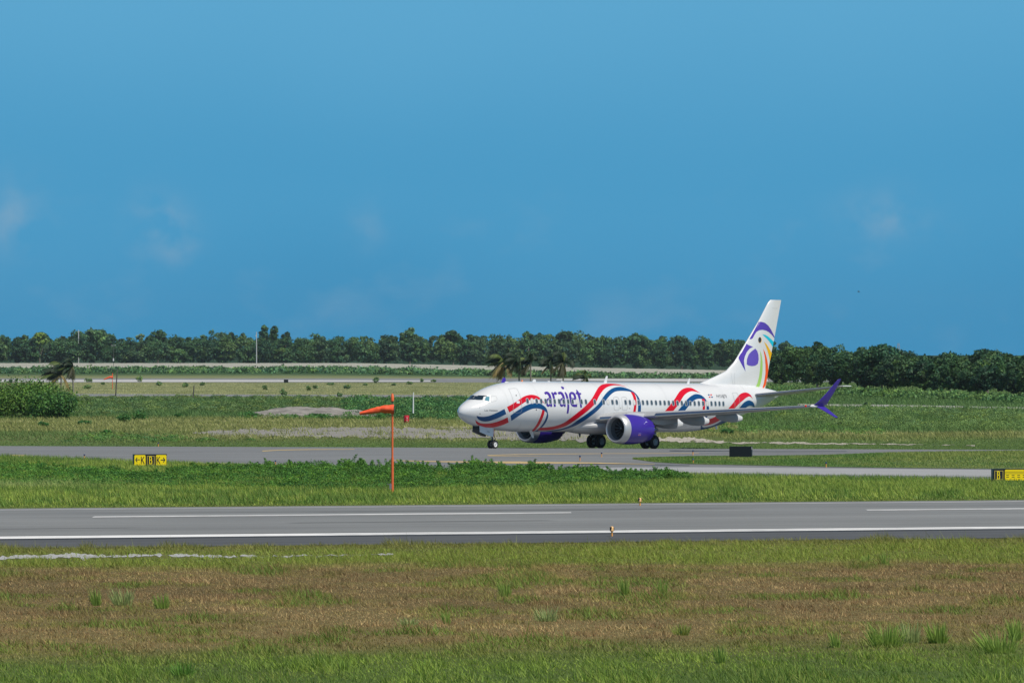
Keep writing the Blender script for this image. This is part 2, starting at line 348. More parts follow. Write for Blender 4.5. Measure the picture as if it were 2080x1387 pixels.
def tx(u, x0, x1, n=60): t = np.linspace(x0, x1, n); return np.stack([t, u + TS * t], -1)
def build_taxiway():
    near = resample([(-900, 906), (-300, 917), (0, 927), (200, 935), (400, 943), (560, 949), (900, 959), (1300, 964), (1700, 971), (2080, 977), (2500, 985), (3000, 994)], 90)
    A = np.array([G(*p)[:2] for p in near])
    B = np.stack([A[:, 0] * 1.16, 527 + TS * A[:, 0] * 1.16], -1)
    t = sheet('taxiway', A, B, 60, .03, M_TXY)
    band('concrete_strip', [(1120, 953), (1200, 950.5), (1400, 949.5), (1700, 952), (2080, 955.5), (2500, 960)], [(1120, 953.4), (1200, 955), (1400, 960.5), (1700, 965.5), (2080, 970), (2500, 976)], .036, M_CON, 70, 8, t)
    band('centre_line', [(790, 935.5), (900, 937.3), (1050, 938), (1200, 940), (1330, 943.6)], [(790, 936.3), (900, 939.6), (1050, 942.2), (1200, 942.2), (1330, 944.2)], .04, M_YEL, 40, 3, t)
    band('lead_line', [(990, 925.2), (1040, 923.4), (1120, 922.4), (1250, 921.4), (1420, 921)], [(990, 926.2), (1040, 924.6), (1120, 923.4), (1250, 922.3), (1420, 921.9)], .04, M_YEL, 40, 2, t)
    band('lead_line', [(992, 926), (1030, 926.8), (1100, 926.6)], [(992, 927), (1030, 927.6), (1100, 927.1)], .04, M_YEL, 20, 2, t)
    band('lead_line', [(533, 916.2), (570, 914.2), (640, 913.2), (720, 912.9)], [(533, 917.6), (570, 915.2), (640, 914), (720, 913.5)], .04, M_YEL, 30, 2, t)
    band('edge_line', [(20, 924.5), (50, 924.8)], [(20, 926.3), (50, 926.6)], .04, M_YEL, 6, 2, t)
    band('edge_line', [(330, 938.4), (520, 943.4)], [(330, 939.2), (520, 944.2)], .04, mat('faded_paint', (.30, .28, .25), .7), 20, 2, t)
    band('dark_line', [(1360, 915.6), (1480, 916.4), (1560, 917.4), (1720, 917)], [(1360, 917), (1480, 917.4), (1560, 918.2), (1720, 917.6)], .038, mat('dark_line_black', (.02, .021, .024), .5), 30, 2, t)  # thin near-black line laid along the pavement
    band('dark_line', [(1180, 942.4), (1300, 943.6), (1400, 946.2)], [(1180, 943.4), (1300, 944.6), (1400, 946.8)], .042, MATS['dark_line_black'], 20, 2, t)
    isl = band('grass_verge', [(1286, 932.6), (1330, 929.5), (1400, 927.3), (1570, 926), (1680, 924.5), (1800, 920.5), (1950, 918), (2080, 916.5), (2400, 914.5)],
         [(1286, 933.4), (1330, 939.5), (1400, 943.5), (1570, 947), (1680, 949.3), (1800, 951), (1950, 952.6), (2080, 953.5), (2400, 956)], .05, mat('verge_earth', tuple(v * .8 for v in lin(82, 104, 48)), .95, noise=(.8, .3)), 80, 14)
build_taxiway()

M_GRAV = mat('crushed_coral_gravel', (.235, .225, .21), .95, spec=.15, noise=(.9, .5, (.6, 1.6, 1)), bump=(1.6, 1.0))
M_PALE = mat('pale_coral_dust', (.38, .35, .30), .95, spec=.15, noise=(.7, .35), bump=(1.4, .7))
band('gravel_patch', [(385, 881), (450, 874), (560, 870), (660, 867.5), (800, 868.5), (965, 872), (1100, 876), (1210, 880)], [(385, 882), (450, 884), (560, 886.5), (660, 888), (800, 889), (965, 891), (1100, 893), (1210, 898)], .03, M_GRAV, 160, 8, ragged=5)
band('gravel_patch', [(1330, 888), (1400, 889.5), (1470, 895)], [(1330, 896), (1400, 897.5), (1470, 898)], .03, M_PALE, 60, 4, ragged=4)
band('gravel_track', [(1400, 897.5), (1560, 898.5), (1700, 900.5), (1850, 902.5), (1980, 905)], [(1400, 899), (1560, 901.2), (1700, 902.3), (1850, 903.6), (1980, 905.4)], .035, M_PALE, 120, 2, ragged=2.2)
band('gravel_track', [(870, 866.8), (930, 867), (1000, 867.6)], [(870, 867.6), (930, 869.4), (1000, 870.4)], .04, M_PALE, 40, 2, ragged=1)
band('wet_gravel', [(-60, 1134), (40, 1129), (160, 1126), (300, 1126.5), (420, 1129), (560, 1129.2), (700, 1127.4), (800, 1125.7)], [(-60, 1135.5), (40, 1135.5), (160, 1134.5), (300, 1130), (420, 1132.5), (560, 1131), (700, 1128.4), (800, 1126)], .015, mat('washed_gravel', (.36, .36, .36), .75, noise=(2.2, .3, (.5, 1.5, 1)), bump=(3, .6)), 160, 6, ragged=5)
band('far_runway', [(-900, 768.4), (1040, 768.6), (3000, 769)], [(-900, 776.4), (1040, 776.8), (3000, 777)], .03, M_FAR, 30, 2)
band('far_concrete_strip', [(-900, 770.6), (380, 771.8), (880, 773)], [(-900, 776.0), (380, 776.2), (880, 775.2)], .06, M_FARW, 30, 1)
band('far_concrete_strip', [(1130, 769.6), (1300, 770), (1560, 770.5)], [(1130, 772.5), (1300, 774.5), (1560, 775)], .06, M_FARW, 30, 1)
band('service_road', [(-900, 799), (100, 800.2), (900, 802.8), (1500, 804)], [(-900, 804), (100, 805), (900, 807.6), (1500, 809)], .04, M_FAR, 30, 2)
band('service_road', [(1620, 820.5), (1800, 822.5), (2080, 827.5), (2500, 834)], [(1620, 824.5), (1800, 827), (2080, 832.5), (2500, 840)], .04, mat('sandy_track', (.36, .35, .32), .9, noise=(.3, .2)), 30, 2)

def build_mound():
    c = at_dist(640, 768); rx, ry, h = 8.6, 6.0, 1.15
    nx, ny = 70, 36; V = []
    for j in range(ny):
        for i in range(nx):
            a = -1 + 2 * i / (nx - 1); b = -1 + 2 * j / (ny - 1)
            r = a * a * (1.0 if a < 0 else .85) + b * b
            z = h * max(0, 1 - r) ** .8 * (.8 + .4 * float(vnoise(np.array(a * 6), np.array(b * 5), 3))) + .12 * float(vnoise(np.array(a * 40), np.array(b * 30), 4)) - .1
            V.append((c.x - .4 + a * rx, c.y + b * ry, z))
    i, j = np.meshgrid(np.arange(nx - 1), np.arange(ny - 1)); q = (j * nx + i).ravel()
    obj('gravel_mound', np_mesh('gravel_mound', V, [np.stack([q, q + 1, q + nx + 1, q + nx], -1)], smooth=True), M_GRAV, label='low grey mound of crushed gravel in the scrub behind the windsock', cat='gravel mound')
build_mound()
# ------------------------------------------------------------------ airliner: local frame X forward, Y left, Z up, origin on the ground between the main wheels
def build_airliner():
    c, si = 0.670, 0.742
    base = Vector((8.93, 508.0, 0)); base.z = float(ter(base.x, base.y)) + .035
    left = Vector((si, -c, 0)).normalized(); fwd = Vector((-c, -si, .0105)).normalized(); up = fwd.cross(left).normalized()      # follows the fall of the pavement
    MW = Matrix(((fwd.x, left.x, up.x, base.x), (fwd.y, left.y, up.y, base.y), (fwd.z, left.z, up.z, base.z), (0, 0, 0, 1)))
    root = obj('airliner', None, label='white narrow-body airliner with red and blue ribbon livery and purple engines, on the taxiway', cat='airplane')
    root.matrix_world = MW
    inv = MW.inverted(); R3 = np.array(inv.to_3x3()); O = np.array(inv @ Vector((0, 0, CAMH)))
    S0 = 19.6; ZC = 3.33

    # fuselage lines: station, top, bottom, half width, height of widest point (all heights from the cabin centre line)
    T = np.array([
        (0.08, -.50, -.50, .00, -.50), (0.13, -.34, -.66, .16, -.50), (0.25, -.15, -.82, .34, -.47), (0.5, .05, -1.00, .58, -.42), (1.0, .33, -1.26, .90, -.34), (1.5, .56, -1.44, 1.13, -.27),
        (1.75, .67, -1.51, 1.22, -.22), (2.1, .90, -1.58, 1.33, -.16), (2.6, 1.18, -1.67, 1.46, -.10), (3.2, 1.42, -1.75, 1.58, -.05), (4.0, 1.65, -1.84, 1.71, 0), (5.0, 1.84, -1.92, 1.81, 0), (6.0, 1.95, -1.97, 1.86, 0),
        (7.0, 2.0, -2.0, 1.88, 0), (14, 2.0, -2.0, 1.88, 0), (20, 2.0, -2.0, 1.88, 0), (26, 2.0, -2.0, 1.88, 0), (28, 2.0, -1.93, 1.87, .03), (29.5, 2.0, -1.76, 1.80, .10), (31.5, 1.99, -1.36, 1.62, .25), (33.3, 1.96, -.90, 1.38, .45),
        (35.5, 1.86, -.28, 1.00, .75), (37.2, 1.68, .20, .67, .95), (38.4, 1.50, .66, .40, 1.08), (39.0, 1.38, .90, .24, 1.14), (39.2, 1.28, 1.02, .12, 1.15), (39.25, 1.15, 1.15, .01, 1.15)])
    def pchip(x, xs, ys):
        h = np.diff(xs); d = np.diff(ys) / h; m = np.zeros(len(xs)); m[0] = d[0]; m[-1] = d[-1]
        for i in range(1, len(xs) - 1):
            if d[i - 1] * d[i] > 0:
                w1 = 2 * h[i] + h[i - 1]; w2 = h[i] + 2 * h[i - 1]; m[i] = (w1 + w2) / (w1 / d[i - 1] + w2 / d[i])
        k = np.clip(np.searchsorted(xs, x) - 1, 0, len(xs) - 2); t = (x - xs[k]) / h[k]
        return ys[k] * (1 + 2 * t) * (1 - t) ** 2 + h[k] * m[k] * t * (1 - t) ** 2 + ys[k + 1] * t * t * (3 - 2 * t) + h[k] * m[k + 1] * t * t * (t - 1)
    def sec(s):
        s = np.clip(np.asarray(s, float), .08, 39.25)
        return [pchip(s, T[:, 0], T[:, k]) for k in (1, 2, 3, 4)]
    def surf(s, ang):
        tp, bt, hw, zc = sec(s); sn, cs = np.sin(ang), np.cos(ang)
        return np.stack([S0 - s, hw * cs, ZC + zc + np.where(sn > 0, tp - zc, zc - bt) * sn], -1)

    M_WP = mat('white_aircraft_paint', (.70, .715, .735), .2, spec=.5, coat=.6, noise=(.35, .035))
    M_GR = mat('grey_wing_paint', (.36, .37, .385), .38, noise=(.8, .08))
    M_RED = mat('red_livery_paint', lin(206, 2, 34), .3, spec=.35, coat=.12); M_BLU = mat('blue_livery_paint', lin(0, 70, 124), .3, spec=.35, coat=.12)
    M_PUR = mat('purple_livery_paint', lin(84, 58, 170), .28, coat=.3); M_PURD = mat('deep_purple_paint', lin(58, 38, 150), .3, coat=.3)
    M_SIL = mat('satin_aluminium', (.58, .59, .61), .42, metal=.55); M_MET = mat('polished_leading_edge', (.62, .66, .70), .16, metal=1.0)
    M_BLK = mat('black_recess', (.012, .014, .017), .6); M_TYR = mat('tyre_rubber', (.018, .018, .02), .75); M_HUB = mat('wheel_hub_paint', (.62, .64, .65), .4)
    M_STR = mat('gear_leg_steel', (.10, .11, .12), .4, metal=.4); M_GLS = mat('cockpit_glass', (.012, .03, .05), .06, spec=.9)
    M_PAN = mat('window_pane', (.06, .09, .12), .15, spec=.6); M_RIM = mat('window_rim', (.42, .44, .47), .4); M_BLIND = mat('drawn_window_blind', (.62, .62, .60), .5)
    M_LIN = mat('panel_line_grey', (.33, .35, .37), .5); M_DRK = mat('dark_lettering', lin(40, 48, 66), .4)

    st = np.concatenate([[.08, .085, .10, .13, .18, .25, .36], np.arange(.5, 7, .17), np.arange(7, 26, .5), np.arange(26, 39, .25), [39.05, 39.12, 39.2, 39.25]]); NA = 72
    V = np.concatenate([surf(np.full(NA, s), 2 * np.pi * np.arange(NA) / NA) for s in st])
    i, j = np.meshgrid(np.arange(NA), np.arange(len(st) - 1)); i2 = (i + 1) % NA
    fus = obj('fuselage', np_mesh('fuselage', V, [np.stack([j * NA + i, (j + 1) * NA + i, (j + 1) * NA + i2, j * NA + i2], -1).reshape(-1, 4)], smooth=True), M_WP, root)

    # ---- carry photo pixels onto the skin of the fuselage
    def ray(px, py):
        d = np.array([(px - CX) / F, 1.0, -(py - YH) / F]); return R3 @ d
    def skin(P, off=.008):
        """pixels (N,2) -> points on the fuselage side, lifted off along the normal"""
        P = np.atleast_2d(np.asarray(P, float)); out = np.zeros((len(P), 3))
        tt = np.linspace(470, 545, 1500)
        for k, (px, py) in enumerate(P):
            d = ray(px, py); Q = O[None] + tt[:, None] * d[None]
            s = S0 - Q[:, 0]; tp, bt, hw, zc = sec(s); z = Q[:, 2] - ZC - zc
            Fv = (Q[:, 1] / np.maximum(hw, .02)) ** 2 + (z / np.maximum(np.where(z > 0, tp - zc, zc - bt), .02)) ** 2 - 1
            hit = np.nonzero(Fv <= 0)[0]
            if len(hit) and hit[0] > 0:
                a = hit[0]; f = Fv[a - 1] / (Fv[a - 1] - Fv[a]); q = Q[a - 1] + f * (Q[a] - Q[a - 1])
            else: q = Q[np.argmin(Fv)]
            s = S0 - q[0]; ang = None
            tp, bt, hw, zc = [float(v) for v in sec(s)]; z = q[2] - ZC - zc; hh = (tp - zc) if z > 0 else (zc - bt)
            n = np.array([0, q[1] / hw ** 2, z / hh ** 2]); n /= np.linalg.norm(n) + 1e-9
            # push exactly onto the section, then lift
            th = math.atan2(z / hh, q[1] / hw); q = np.array([q[0], hw * math.cos(th), ZC + zc + hh * math.sin(th)])
            out[k] = q + n * off
        return out
    def spline(P, n):
        P = np.asarray(P, float); m = len(P); Q = np.vstack([2 * P[0] - P[1], P, 2 * P[-1] - P[-2]]); t = np.linspace(0, m - 1 - 1e-6, n); k = t.astype(int); u = (t - k)[:, None]
        a, b, c_, d = Q[k], Q[k + 1], Q[k + 2], Q[k + 3]
        return .5 * (2 * b + (c_ - a) * u + (2 * a - 5 * b + 4 * c_ - d) * u ** 2 + (3 * b - a - 3 * c_ + d) * u ** 3)
    Z1 = lambda P: [(900 + x / 4.7273, 740 + y / 4.7273) for x, y in P]
    Z8 = lambda P: [(900 + x / 9.4545, 780 + y / 9.4545) for x, y in P]
    Z2 = lambda P: [(1300 + x / 4.5217, 720 + y / 4.5217) for x, y in P]
    Z3 = lambda P: [(1430 + x / 12.235, 780 + y / 12.235) for x, y in P]
    ZA = lambda P: [(1090 + x / 18.909, 775 + y / 18.909) for x, y in P]
    ZN = lambda P: [(920 + x / 17.34, 780 + y / 17.34) for x, y in P]
    ZT = lambda P: [(1420 + x / 8.667, 640 + y / 8.667) for x, y in P]
    def strip_mesh(name, A, B, m, mapper, parent, n=46, rows=5, off=.008):
        A = spline(A, n); B = spline(B, n); t = np.linspace(0, 1, rows + 1)[:, None, None]; P = (A[None] * (1 - t) + B[None] * t).reshape(-1, 2)
        V = mapper(P, off); i, j = np.meshgrid(np.arange(n - 1), np.arange(rows)); a = (j * n + i).ravel()
        return obj(name, np_mesh(name, V, [np.stack([a, a + n, a + n + 1, a + 1], -1)], smooth=True), m, parent)
    def stroke(name, pts, w, m, mapper, parent, n=26, rows=2, off=.008):
        """pen stroke through pixel points, width in pixels (one value or one per point)"""
        P = spline(pts, n); w = np.interp(np.linspace(0, 1, n), np.linspace(0, 1, len(pts)), w) if np.ndim(w) else np.full(n, w)
        d = np.gradient(P, axis=0); d /= np.linalg.norm(d, axis=1)[:, None] + 1e-9; nn = np.stack([-d[:, 1], d[:, 0]], -1) * w[:, None] / 2
        t = np.linspace(-1, 1, rows + 1)[:, None, None]; Q = (P[None] + nn[None] * t).reshape(-1, 2); V = mapper(Q, off)
        i, j = np.meshgrid(np.arange(n - 1), np.arange(rows)); a = (j * n + i).ravel()
        return V, np.stack([a, a + n, a + n + 1, a + 1], -1)
    def strokes(name, L, m, mapper, parent, off=.008, **kw):
        Vs, Fs, o = [], [], 0
        for k, (pts, w) in enumerate(L):
            V, f = stroke(name, pts, w, m, mapper, parent, off=off + .0012 * k, **kw); Vs.append(V); Fs.append(f + o); o += len(V)
        return obj(name, np_mesh(name, np.concatenate(Vs), Fs, smooth=True), m, parent)
    def fill(name, pts, m, mapper, parent, off=.008, n=None, cuts=3):
        P = np.asarray(pts, float)
        if n: P = spline(np.vstack([P, P[:1]]), n)[:-1]
        bm = bmesh.new(); vs = [bm.verts.new((x, y, 0)) for x, y in P]
        for t in tessellate_polygon([[Vector((x, y, 0)) for x, y in P]]): bm.faces.new([vs[i] for i in t])
        for _ in range(cuts):
            lg = [e for e in bm.edges if e.calc_length() > 6.0]
            if lg: bmesh.ops.subdivide_edges(bm, edges=lg, cuts=1); bmesh.ops.triangulate(bm, faces=[f for f in bm.faces if len(f.verts) > 3])
        bm.verts.ensure_lookup_table(); bm.verts.index_update()
        V = mapper(np.array([(v.co.x, v.co.y) for v in bm.verts]), off)
        me = np_mesh(name, V, [np.array([[v.index for v in f.verts] for f in bm.faces])]); bm.free()
        return obj(name, me, m, parent)

    # ---- ribbons
    rib = [
        ('blue_ribbon', M_BLU, Z8, [(640, 607), (700, 622), (790, 625), (900, 603), (1050, 540), (1178, 475)], [(643, 612), (668, 665), (745, 708), (860, 712), (1040, 655), (1212, 572)]),
        ('red_ribbon', M_RED, Z8, [(620, 680), (652, 715), (720, 748), (830, 758), (950, 745), (1100, 700), (1240, 638)], [(622, 700), (640, 752), (700, 796), (800, 824), (950, 830), (1110, 795), (1257, 735)]),
        ('red_ribbon', M_RED, Z8, [(1228, 438), (1350, 370), (1460, 298), (1560, 235), (1680, 205), (1790, 222), (1880, 280), (1950, 374)], [(1272, 540), (1400, 460), (1510, 385), (1600, 330), (1700, 297), (1790, 290), (1865, 308), (1951, 379)]),
        ('blue_ribbon', M_BLU, Z8, [(1295, 602), (1440, 500), (1580, 415), (1720, 368), (1840, 368), (1930, 412), (1990, 480), (2018, 600), (2000, 680), (1950, 770), (1870, 855), (1800, 915)],
            [(1312, 705), (1480, 590), (1600, 520), (1720, 472), (1820, 466), (1905, 490), (1988, 545), (1985, 610), (1945, 710), (1885, 800), (1825, 862), (1768, 915)]),
        ('red_ribbon', M_RED, Z8, [(1905, 487), (1895, 540), (1860, 640), (1800, 765), (1745, 845), (1703, 897)], [(1950, 512), (1940, 570), (1900, 680), (1843, 790), (1785, 862), (1738, 902)]),
        ('red_ribbon', M_RED, Z1, [(925, 608), (1000, 603), (1080, 590), (1160, 560), (1230, 510), (1300, 455), (1370, 395), (1430, 325), (1470, 255), (1500, 212), (1540, 190), (1600, 185), (1680, 192), (1765, 215)],
            [(905, 630), (1000, 630), (1090, 617), (1180, 590), (1260, 540), (1330, 490), (1400, 435), (1460, 375), (1500, 300), (1540, 245), (1580, 216), (1630, 202), (1690, 202), (1765, 216)]),
        ('blue_ribbon', M_BLU, Z1, [(985, 640), (1120, 620), (1220, 585), (1300, 530), (1380, 475), (1450, 420), (1500, 370), (1540, 310), (1580, 262), (1630, 228), (1690, 216), (1750, 225), (1810, 250), (1850, 280), (1880, 320), (1897, 370), (1900, 420), (1897, 478)],
            [(1030, 643), (1130, 630), (1240, 600), (1330, 555), (1410, 500), (1480, 445), (1530, 390), (1570, 335), (1610, 290), (1650, 262), (1700, 254), (1750, 255), (1800, 262), (1833, 277), (1855, 305), (1868, 345), (1872, 400), (1868, 478)]),
        ('red_ribbon', M_RED, Z1, [(1800, 263), (1820, 300), (1832, 345), (1833, 400), (1822, 474)], [(1832, 272), (1850, 310), (1857, 360), (1855, 410), (1845, 474)]),
        ('red_ribbon', M_RED, Z2, [(195, 560), (270, 470), (320, 405), (355, 350), (390, 318), (430, 305), (480, 310), (550, 352)], [(266, 560), (340, 475), (375, 420), (405, 375), (435, 350), (465, 338), (500, 338), (552, 354)]),
        ('blue_ribbon', M_BLU, Z2, [(310, 560), (390, 465), (430, 415), (470, 380), (510, 363), (555, 370), (590, 395), (615, 430), (632, 480), (632, 520), (612, 588), (592, 640)], [(378, 560), (440, 480), (475, 440), (505, 415), (540, 405), (572, 408), (593, 417), (604, 440), (611, 480), (607, 530), (588, 588), (568, 640)]),
        ('red_ribbon', M_RED, Z2, [(567, 408), (575, 450), (575, 500), (568, 580)], [(592, 408), (598, 450), (596, 500), (580, 582)]),
        ('red_ribbon', M_RED, Z2, [(578, 628), (620, 602), (680, 575), (745, 540)], [(585, 652), (650, 640), (712, 615), (790, 565)]),
        ('blue_ribbon', M_BLU, Z2, [(570, 618), (575, 665), (620, 667), (690, 642), (770, 596), (860, 540)], [(561, 640), (563, 690), (640, 684), (730, 655), (825, 597), (925, 525)]),
        ('red_ribbon', M_RED, Z2, [(790, 520), (850, 450), (890, 395), (925, 360), (970, 348), (1010, 365), (1035, 405)], [(850, 515), (905, 455), (940, 425), (970, 400), (1000, 385), (1020, 392), (1036, 408)]),
        ('blue_ribbon', M_BLU, Z2, [(895, 515), (940, 455), (970, 430), (1005, 420), (1040, 440), (1052, 470), (1050, 487)], [(945, 510), (985, 478), (1005, 470), (1020, 470), (1035, 475), (1045, 480), (1048, 488)])]
    for nm, m, z, A, B in rib: strip_mesh(nm, z(A), z(B), m, skin, fus, n=60, rows=6, off=.007)

    # ---- lettering
    k = 1 / 18.909
    glyphs = [
        [([(308, 462), (372, 428), (435, 450), (495, 530), (528, 650), (546, 770), (560, 965)], [90, 88, 84, 82, 80, 72, 66]), ([(512, 640), (430, 675), (388, 760), (402, 870), (440, 925), (492, 900), (535, 840)], [60, 60, 62, 66, 72, 60, 40])],
        [([(578, 405), (640, 540), (672, 700), (698, 962)], [50, 72, 70, 68]), ([(655, 500), (690, 440), (725, 440), (752, 500)], [50, 74, 74, 60])],
        [([(828, 462), (892, 430), (955, 452), (1012, 530), (1045, 650), (1062, 770), (1084, 965)], [88, 86, 82, 80, 76, 70, 62]), ([(1028, 640), (945, 675), (905, 760), (918, 870), (958, 925), (1008, 900), (1050, 840)], [58, 58, 60, 64, 70, 58, 40])],
        [([(1085, 405), (1135, 490), (1178, 630), (1203, 770), (1214, 900), (1210, 1050), (1185, 1218)], [40, 66, 70, 70, 66, 66, 58]), ([(935, 188), (985, 228), (1020, 258), (1045, 282)], [16, 72, 76, 30])],
        [([(1490, 665), (1462, 540), (1412, 460), (1335, 435), (1282, 490), (1297, 620), (1325, 760), (1358, 870), (1430, 922), (1555, 918)], [70, 76, 78, 78, 76, 76, 76, 78, 88, 88]), ([(1315, 655), (1400, 662), (1520, 668)], [56, 58, 58])],
        [([(1530, 312), (1570, 410), (1622, 530), (1660, 680), (1690, 840), (1710, 992)], [18, 80, 78, 70, 64, 58]), ([(1498, 445), (1600, 462), (1708, 470)], [50, 62, 60])]]
    for g in glyphs: strokes('letter', [(ZA(p), np.array(w) * k * 1.12) for p, w in g], mat('lettering_purple', lin(70, 46, 148), .3, spec=.35), skin, fus, off=.009)
    def seg(x, y0=256, y1=340, sl=26): return [(x, y0), (x + sl / 2, (y0 + y1) / 2), (x + sl, y1)]
    w = 9 / 12.235
    strokes('registration', [(Z3(seg(300)), w), (Z3(seg(345)), w), (Z3([(318, 300), (335, 300), (355, 300)]), w), (Z3(seg(378)), w), (Z3(seg(412)), w), (Z3(seg(447)), w),
        (Z3([(492, 258), (476, 290), (492, 338), (515, 338), (522, 305), (505, 262), (492, 258)]), w), (Z3(seg(535)), w)], M_DRK, skin, fus, n=9)
    for m, x, y in ((M_BLU, 95, 252), (M_RED, 152, 252), (M_RED, 117, 308), (M_BLU, 176, 308)):
        strip_mesh('flag_quarter', Z3([(x, y), (x + 38, y)]), Z3([(x + 8, y + 29), (x + 46, y + 29)]), m, skin, fus, n=4, rows=2)
    def text_on(name, s, m, org, dx, dy, mapper, parent, off=.008):
        """line of flat lettering: org = pixel of the lower left corner, dx = width in pixels, dy = cap height in pixels"""
        cu = bpy.data.curves.new(name, 'FONT'); cu.body = s; cu.resolution_u = 2; t = bpy.data.objects.new(name, cu); COL.objects.link(t)
        bpy.context.view_layer.update(); me = bpy.data.meshes.new_from_object(t.evaluated_get(bpy.context.evaluated_depsgraph_get()))
        bpy.data.objects.remove(t); V = np.array([v.co[:2] for v in me.vertices]); w0 = V[:, 0].max() - V[:, 0].min(); x0 = V[:, 0].min()
        P = np.stack([org[0] + (V[:, 0] - x0) / w0 * dx[0] , org[1] + (V[:, 0] - x0) / w0 * dx[1] - V[:, 1] / .69 * dy], -1)
        fs = [tuple(p.vertices) for p in me.polygons]; me2 = bpy.data.meshes.new(name); me2.from_pydata([tuple(q) for q in mapper(P, off)], [], fs)
        bpy.data.meshes.remove(me); return obj(name, me2, m, parent, kind='stuff')
    text_on('aircraft_name', 'Los Haitises', M_DRK, (984.2, 834.9), (26.6, 0), 3.6, skin, fus)

    # ---- doors, exits, panel outlines
    def outline(name, pts, w, m=M_LIN, closed=True, off=.010): 
        P = list(pts) + ([pts[0]] if closed else []); return strokes(name, [(P, w)], m, skin, fus, off=off, n=44, rows=1)
    outline('door_outline', Z8([(1256, 92), (1390, 82), (1432, 120), (1480, 235), (1503, 360), (1510, 495), (1480, 545), (1370, 545), (1342, 515), (1350, 390), (1325, 250)]), .55)
    for dx in (0, 170):
        outline('overwing_exit', [(1180 + (x + dx) / 10.4, 800 + y / 10.4) for x, y in [(690, 75), (720, 66), (760, 66), (790, 90), (806, 150), (806, 310), (785, 340), (720, 340), (702, 310), (702, 190), (692, 130)]], .42)
    outline('door_outline', Z3([(700, 218), (790, 212), (830, 245), (868, 340), (890, 470), (885, 600)]) , .5, closed=False)
    outline('door_outline', Z3([(700, 218), (725, 290), (755, 410), (768, 500), (765, 610)]), .5, closed=False)
    outline('panel_seam', Z8([(1500, 740), (1470, 810), (1420, 860), (1370, 890)]), .35, closed=False)
    outline('side_window_outline', ZN([(1345, 430), (1500, 425), (1545, 490), (1555, 550), (1500, 590), (1350, 615)]), .4, closed=True)
    for x, y, r in ((952, 1040, 1.1), (945, 832, .7)): fill('sensor_port', ZN([(x + 14 * r * math.cos(a), y + 18 * r * math.sin(a)) for a in np.linspace(0, 2 * math.pi, 9)[:-1]]), M_BLK, skin, fus, cuts=0)
    for x, y in ((836, 300), (1030, 302)): fill('sensor_port', [(1180 + (x + 8 * math.cos(a)) / 10.4, 800 + (y + 8 * math.sin(a)) / 10.4) for a in np.linspace(0, 2 * math.pi, 7)[:-1]], M_BLK, skin, fus, cuts=0)
    for x, y in ((1403, 217), (1790, 492)): fill('sensor_port', Z8([(x + 9 * math.cos(a), y + 16 * math.sin(a)) for a in np.linspace(0, 2 * math.pi, 9)[:-1]]), M_BLK, skin, fus, cuts=0)
    strip_mesh('door_placard', Z8([(1408, 322), (1468, 322)]), Z8([(1410, 370), (1470, 370)]), M_WP, skin, fus, n=3, rows=1, off=.012)
    # ---- cockpit glazing
    strip_mesh('windshield_pane', ZN([(640, 405), (700, 402), (752, 400)]), ZN([(545, 548), (610, 545), (678, 540)]), M_GLS, skin, fus, n=18, rows=8, off=.02)
    strip_mesh('windshield_pane', ZN([(790, 420), (930, 428), (1085, 420)]), ZN([(708, 535), (870, 558), (1040, 560)]), M_GLS, skin, fus, n=26, rows=8, off=.02)
    strip_mesh('side_window_frame', ZN([(1128, 390), (1230, 372), (1335, 388)]), ZN([(1050, 600), (1180, 640), (1330, 665)]), mat('glint_window_frame', (.86, .86, .86), .12, spec=.8, coat=.6), skin, fus, n=18, rows=10, off=.009)  # frame whiter than the skin: the sun glint is painted into its colour
    strip_mesh('side_window_pane', ZN([(1160, 450), (1220, 448), (1282, 450)]), ZN([(1112, 565), (1190, 590), (1272, 606)]), mat('side_window_glass', (.10, .28, .36), .05, spec=.9), skin, fus, n=16, rows=10, off=.03)
    # the other side of the glazing, mirrored, for a viewer across the nose
    for nm, m in (('windshield_pane', M_GLS),):
        for o in [o for o in fus.children if o.name.startswith(nm)]:
            me = o.data.copy(); me.transform(Matrix.Diagonal((1, -1, 1, 1))); obj(nm, me, None, fus)

    # ---- cabin windows
    WZ = .50
    p0 = skin([(1071.3, 814.2)], 0)[0]; p45 = skin([(1469.2, 819.9)], 0)[0]
    s_a, s_b, z_a, z_b = S0 - p0[0], S0 - p45[0], p0[2] - ZC, p45[2] - ZC
    q = [(math.copysign(abs(math.cos(a)) ** .6, math.cos(a)), math.copysign(abs(math.sin(a)) ** .6, math.sin(a))) for a in np.linspace(0, 2 * math.pi, 17)[:-1]]
    for i in range(46):
        if i in (14, 16, 21): continue
        f = i / 45; s = s_a + (s_b - s_a) * f; zz = z_a + (z_b - z_a) * f
        def at(u, v, off):
            ss = s + u; tp, bt, hw, zc = [float(x) for x in sec(ss)]; z = zz + v - zc; y = hw * math.sqrt(max(0, 1 - (z / (tp - zc)) ** 2)); n = Vector((0, y / hw ** 2, z / (tp - zc) ** 2)).normalized()
            return (S0 - ss, y + n.y * off, ZC + zc + z + n.z * off)
        mb = MB(); n = len(q)
        V = [at(a * .165, b * .225, .013) for a, b in q] + [at(a * .125, b * .185, .015) for a, b in q] + [at(a * .125, b * .185, .012) for a, b in q] + [at(0, 0, .013)]
        mb.add(V, [(j, (j + 1) % n, n + (j + 1) % n, n + j) for j in range(n)], 0); mb.f += [(2 * n + j, 2 * n + (j + 1) % n, 3 * n) for j in range(n)]; mb.m += [1] * n
        mb.build('cabin_window', [M_RIM, M_BLIND if i in (1, 11, 18, 24, 41) else M_PAN], fus)

    # ---- fin with dorsal fillet and emblem
    def on_plane(px, py, y):
        d = ray(px, py); t = (y - O[1]) / d[1]; q = O + t * d; return S0 - q[0], q[2]
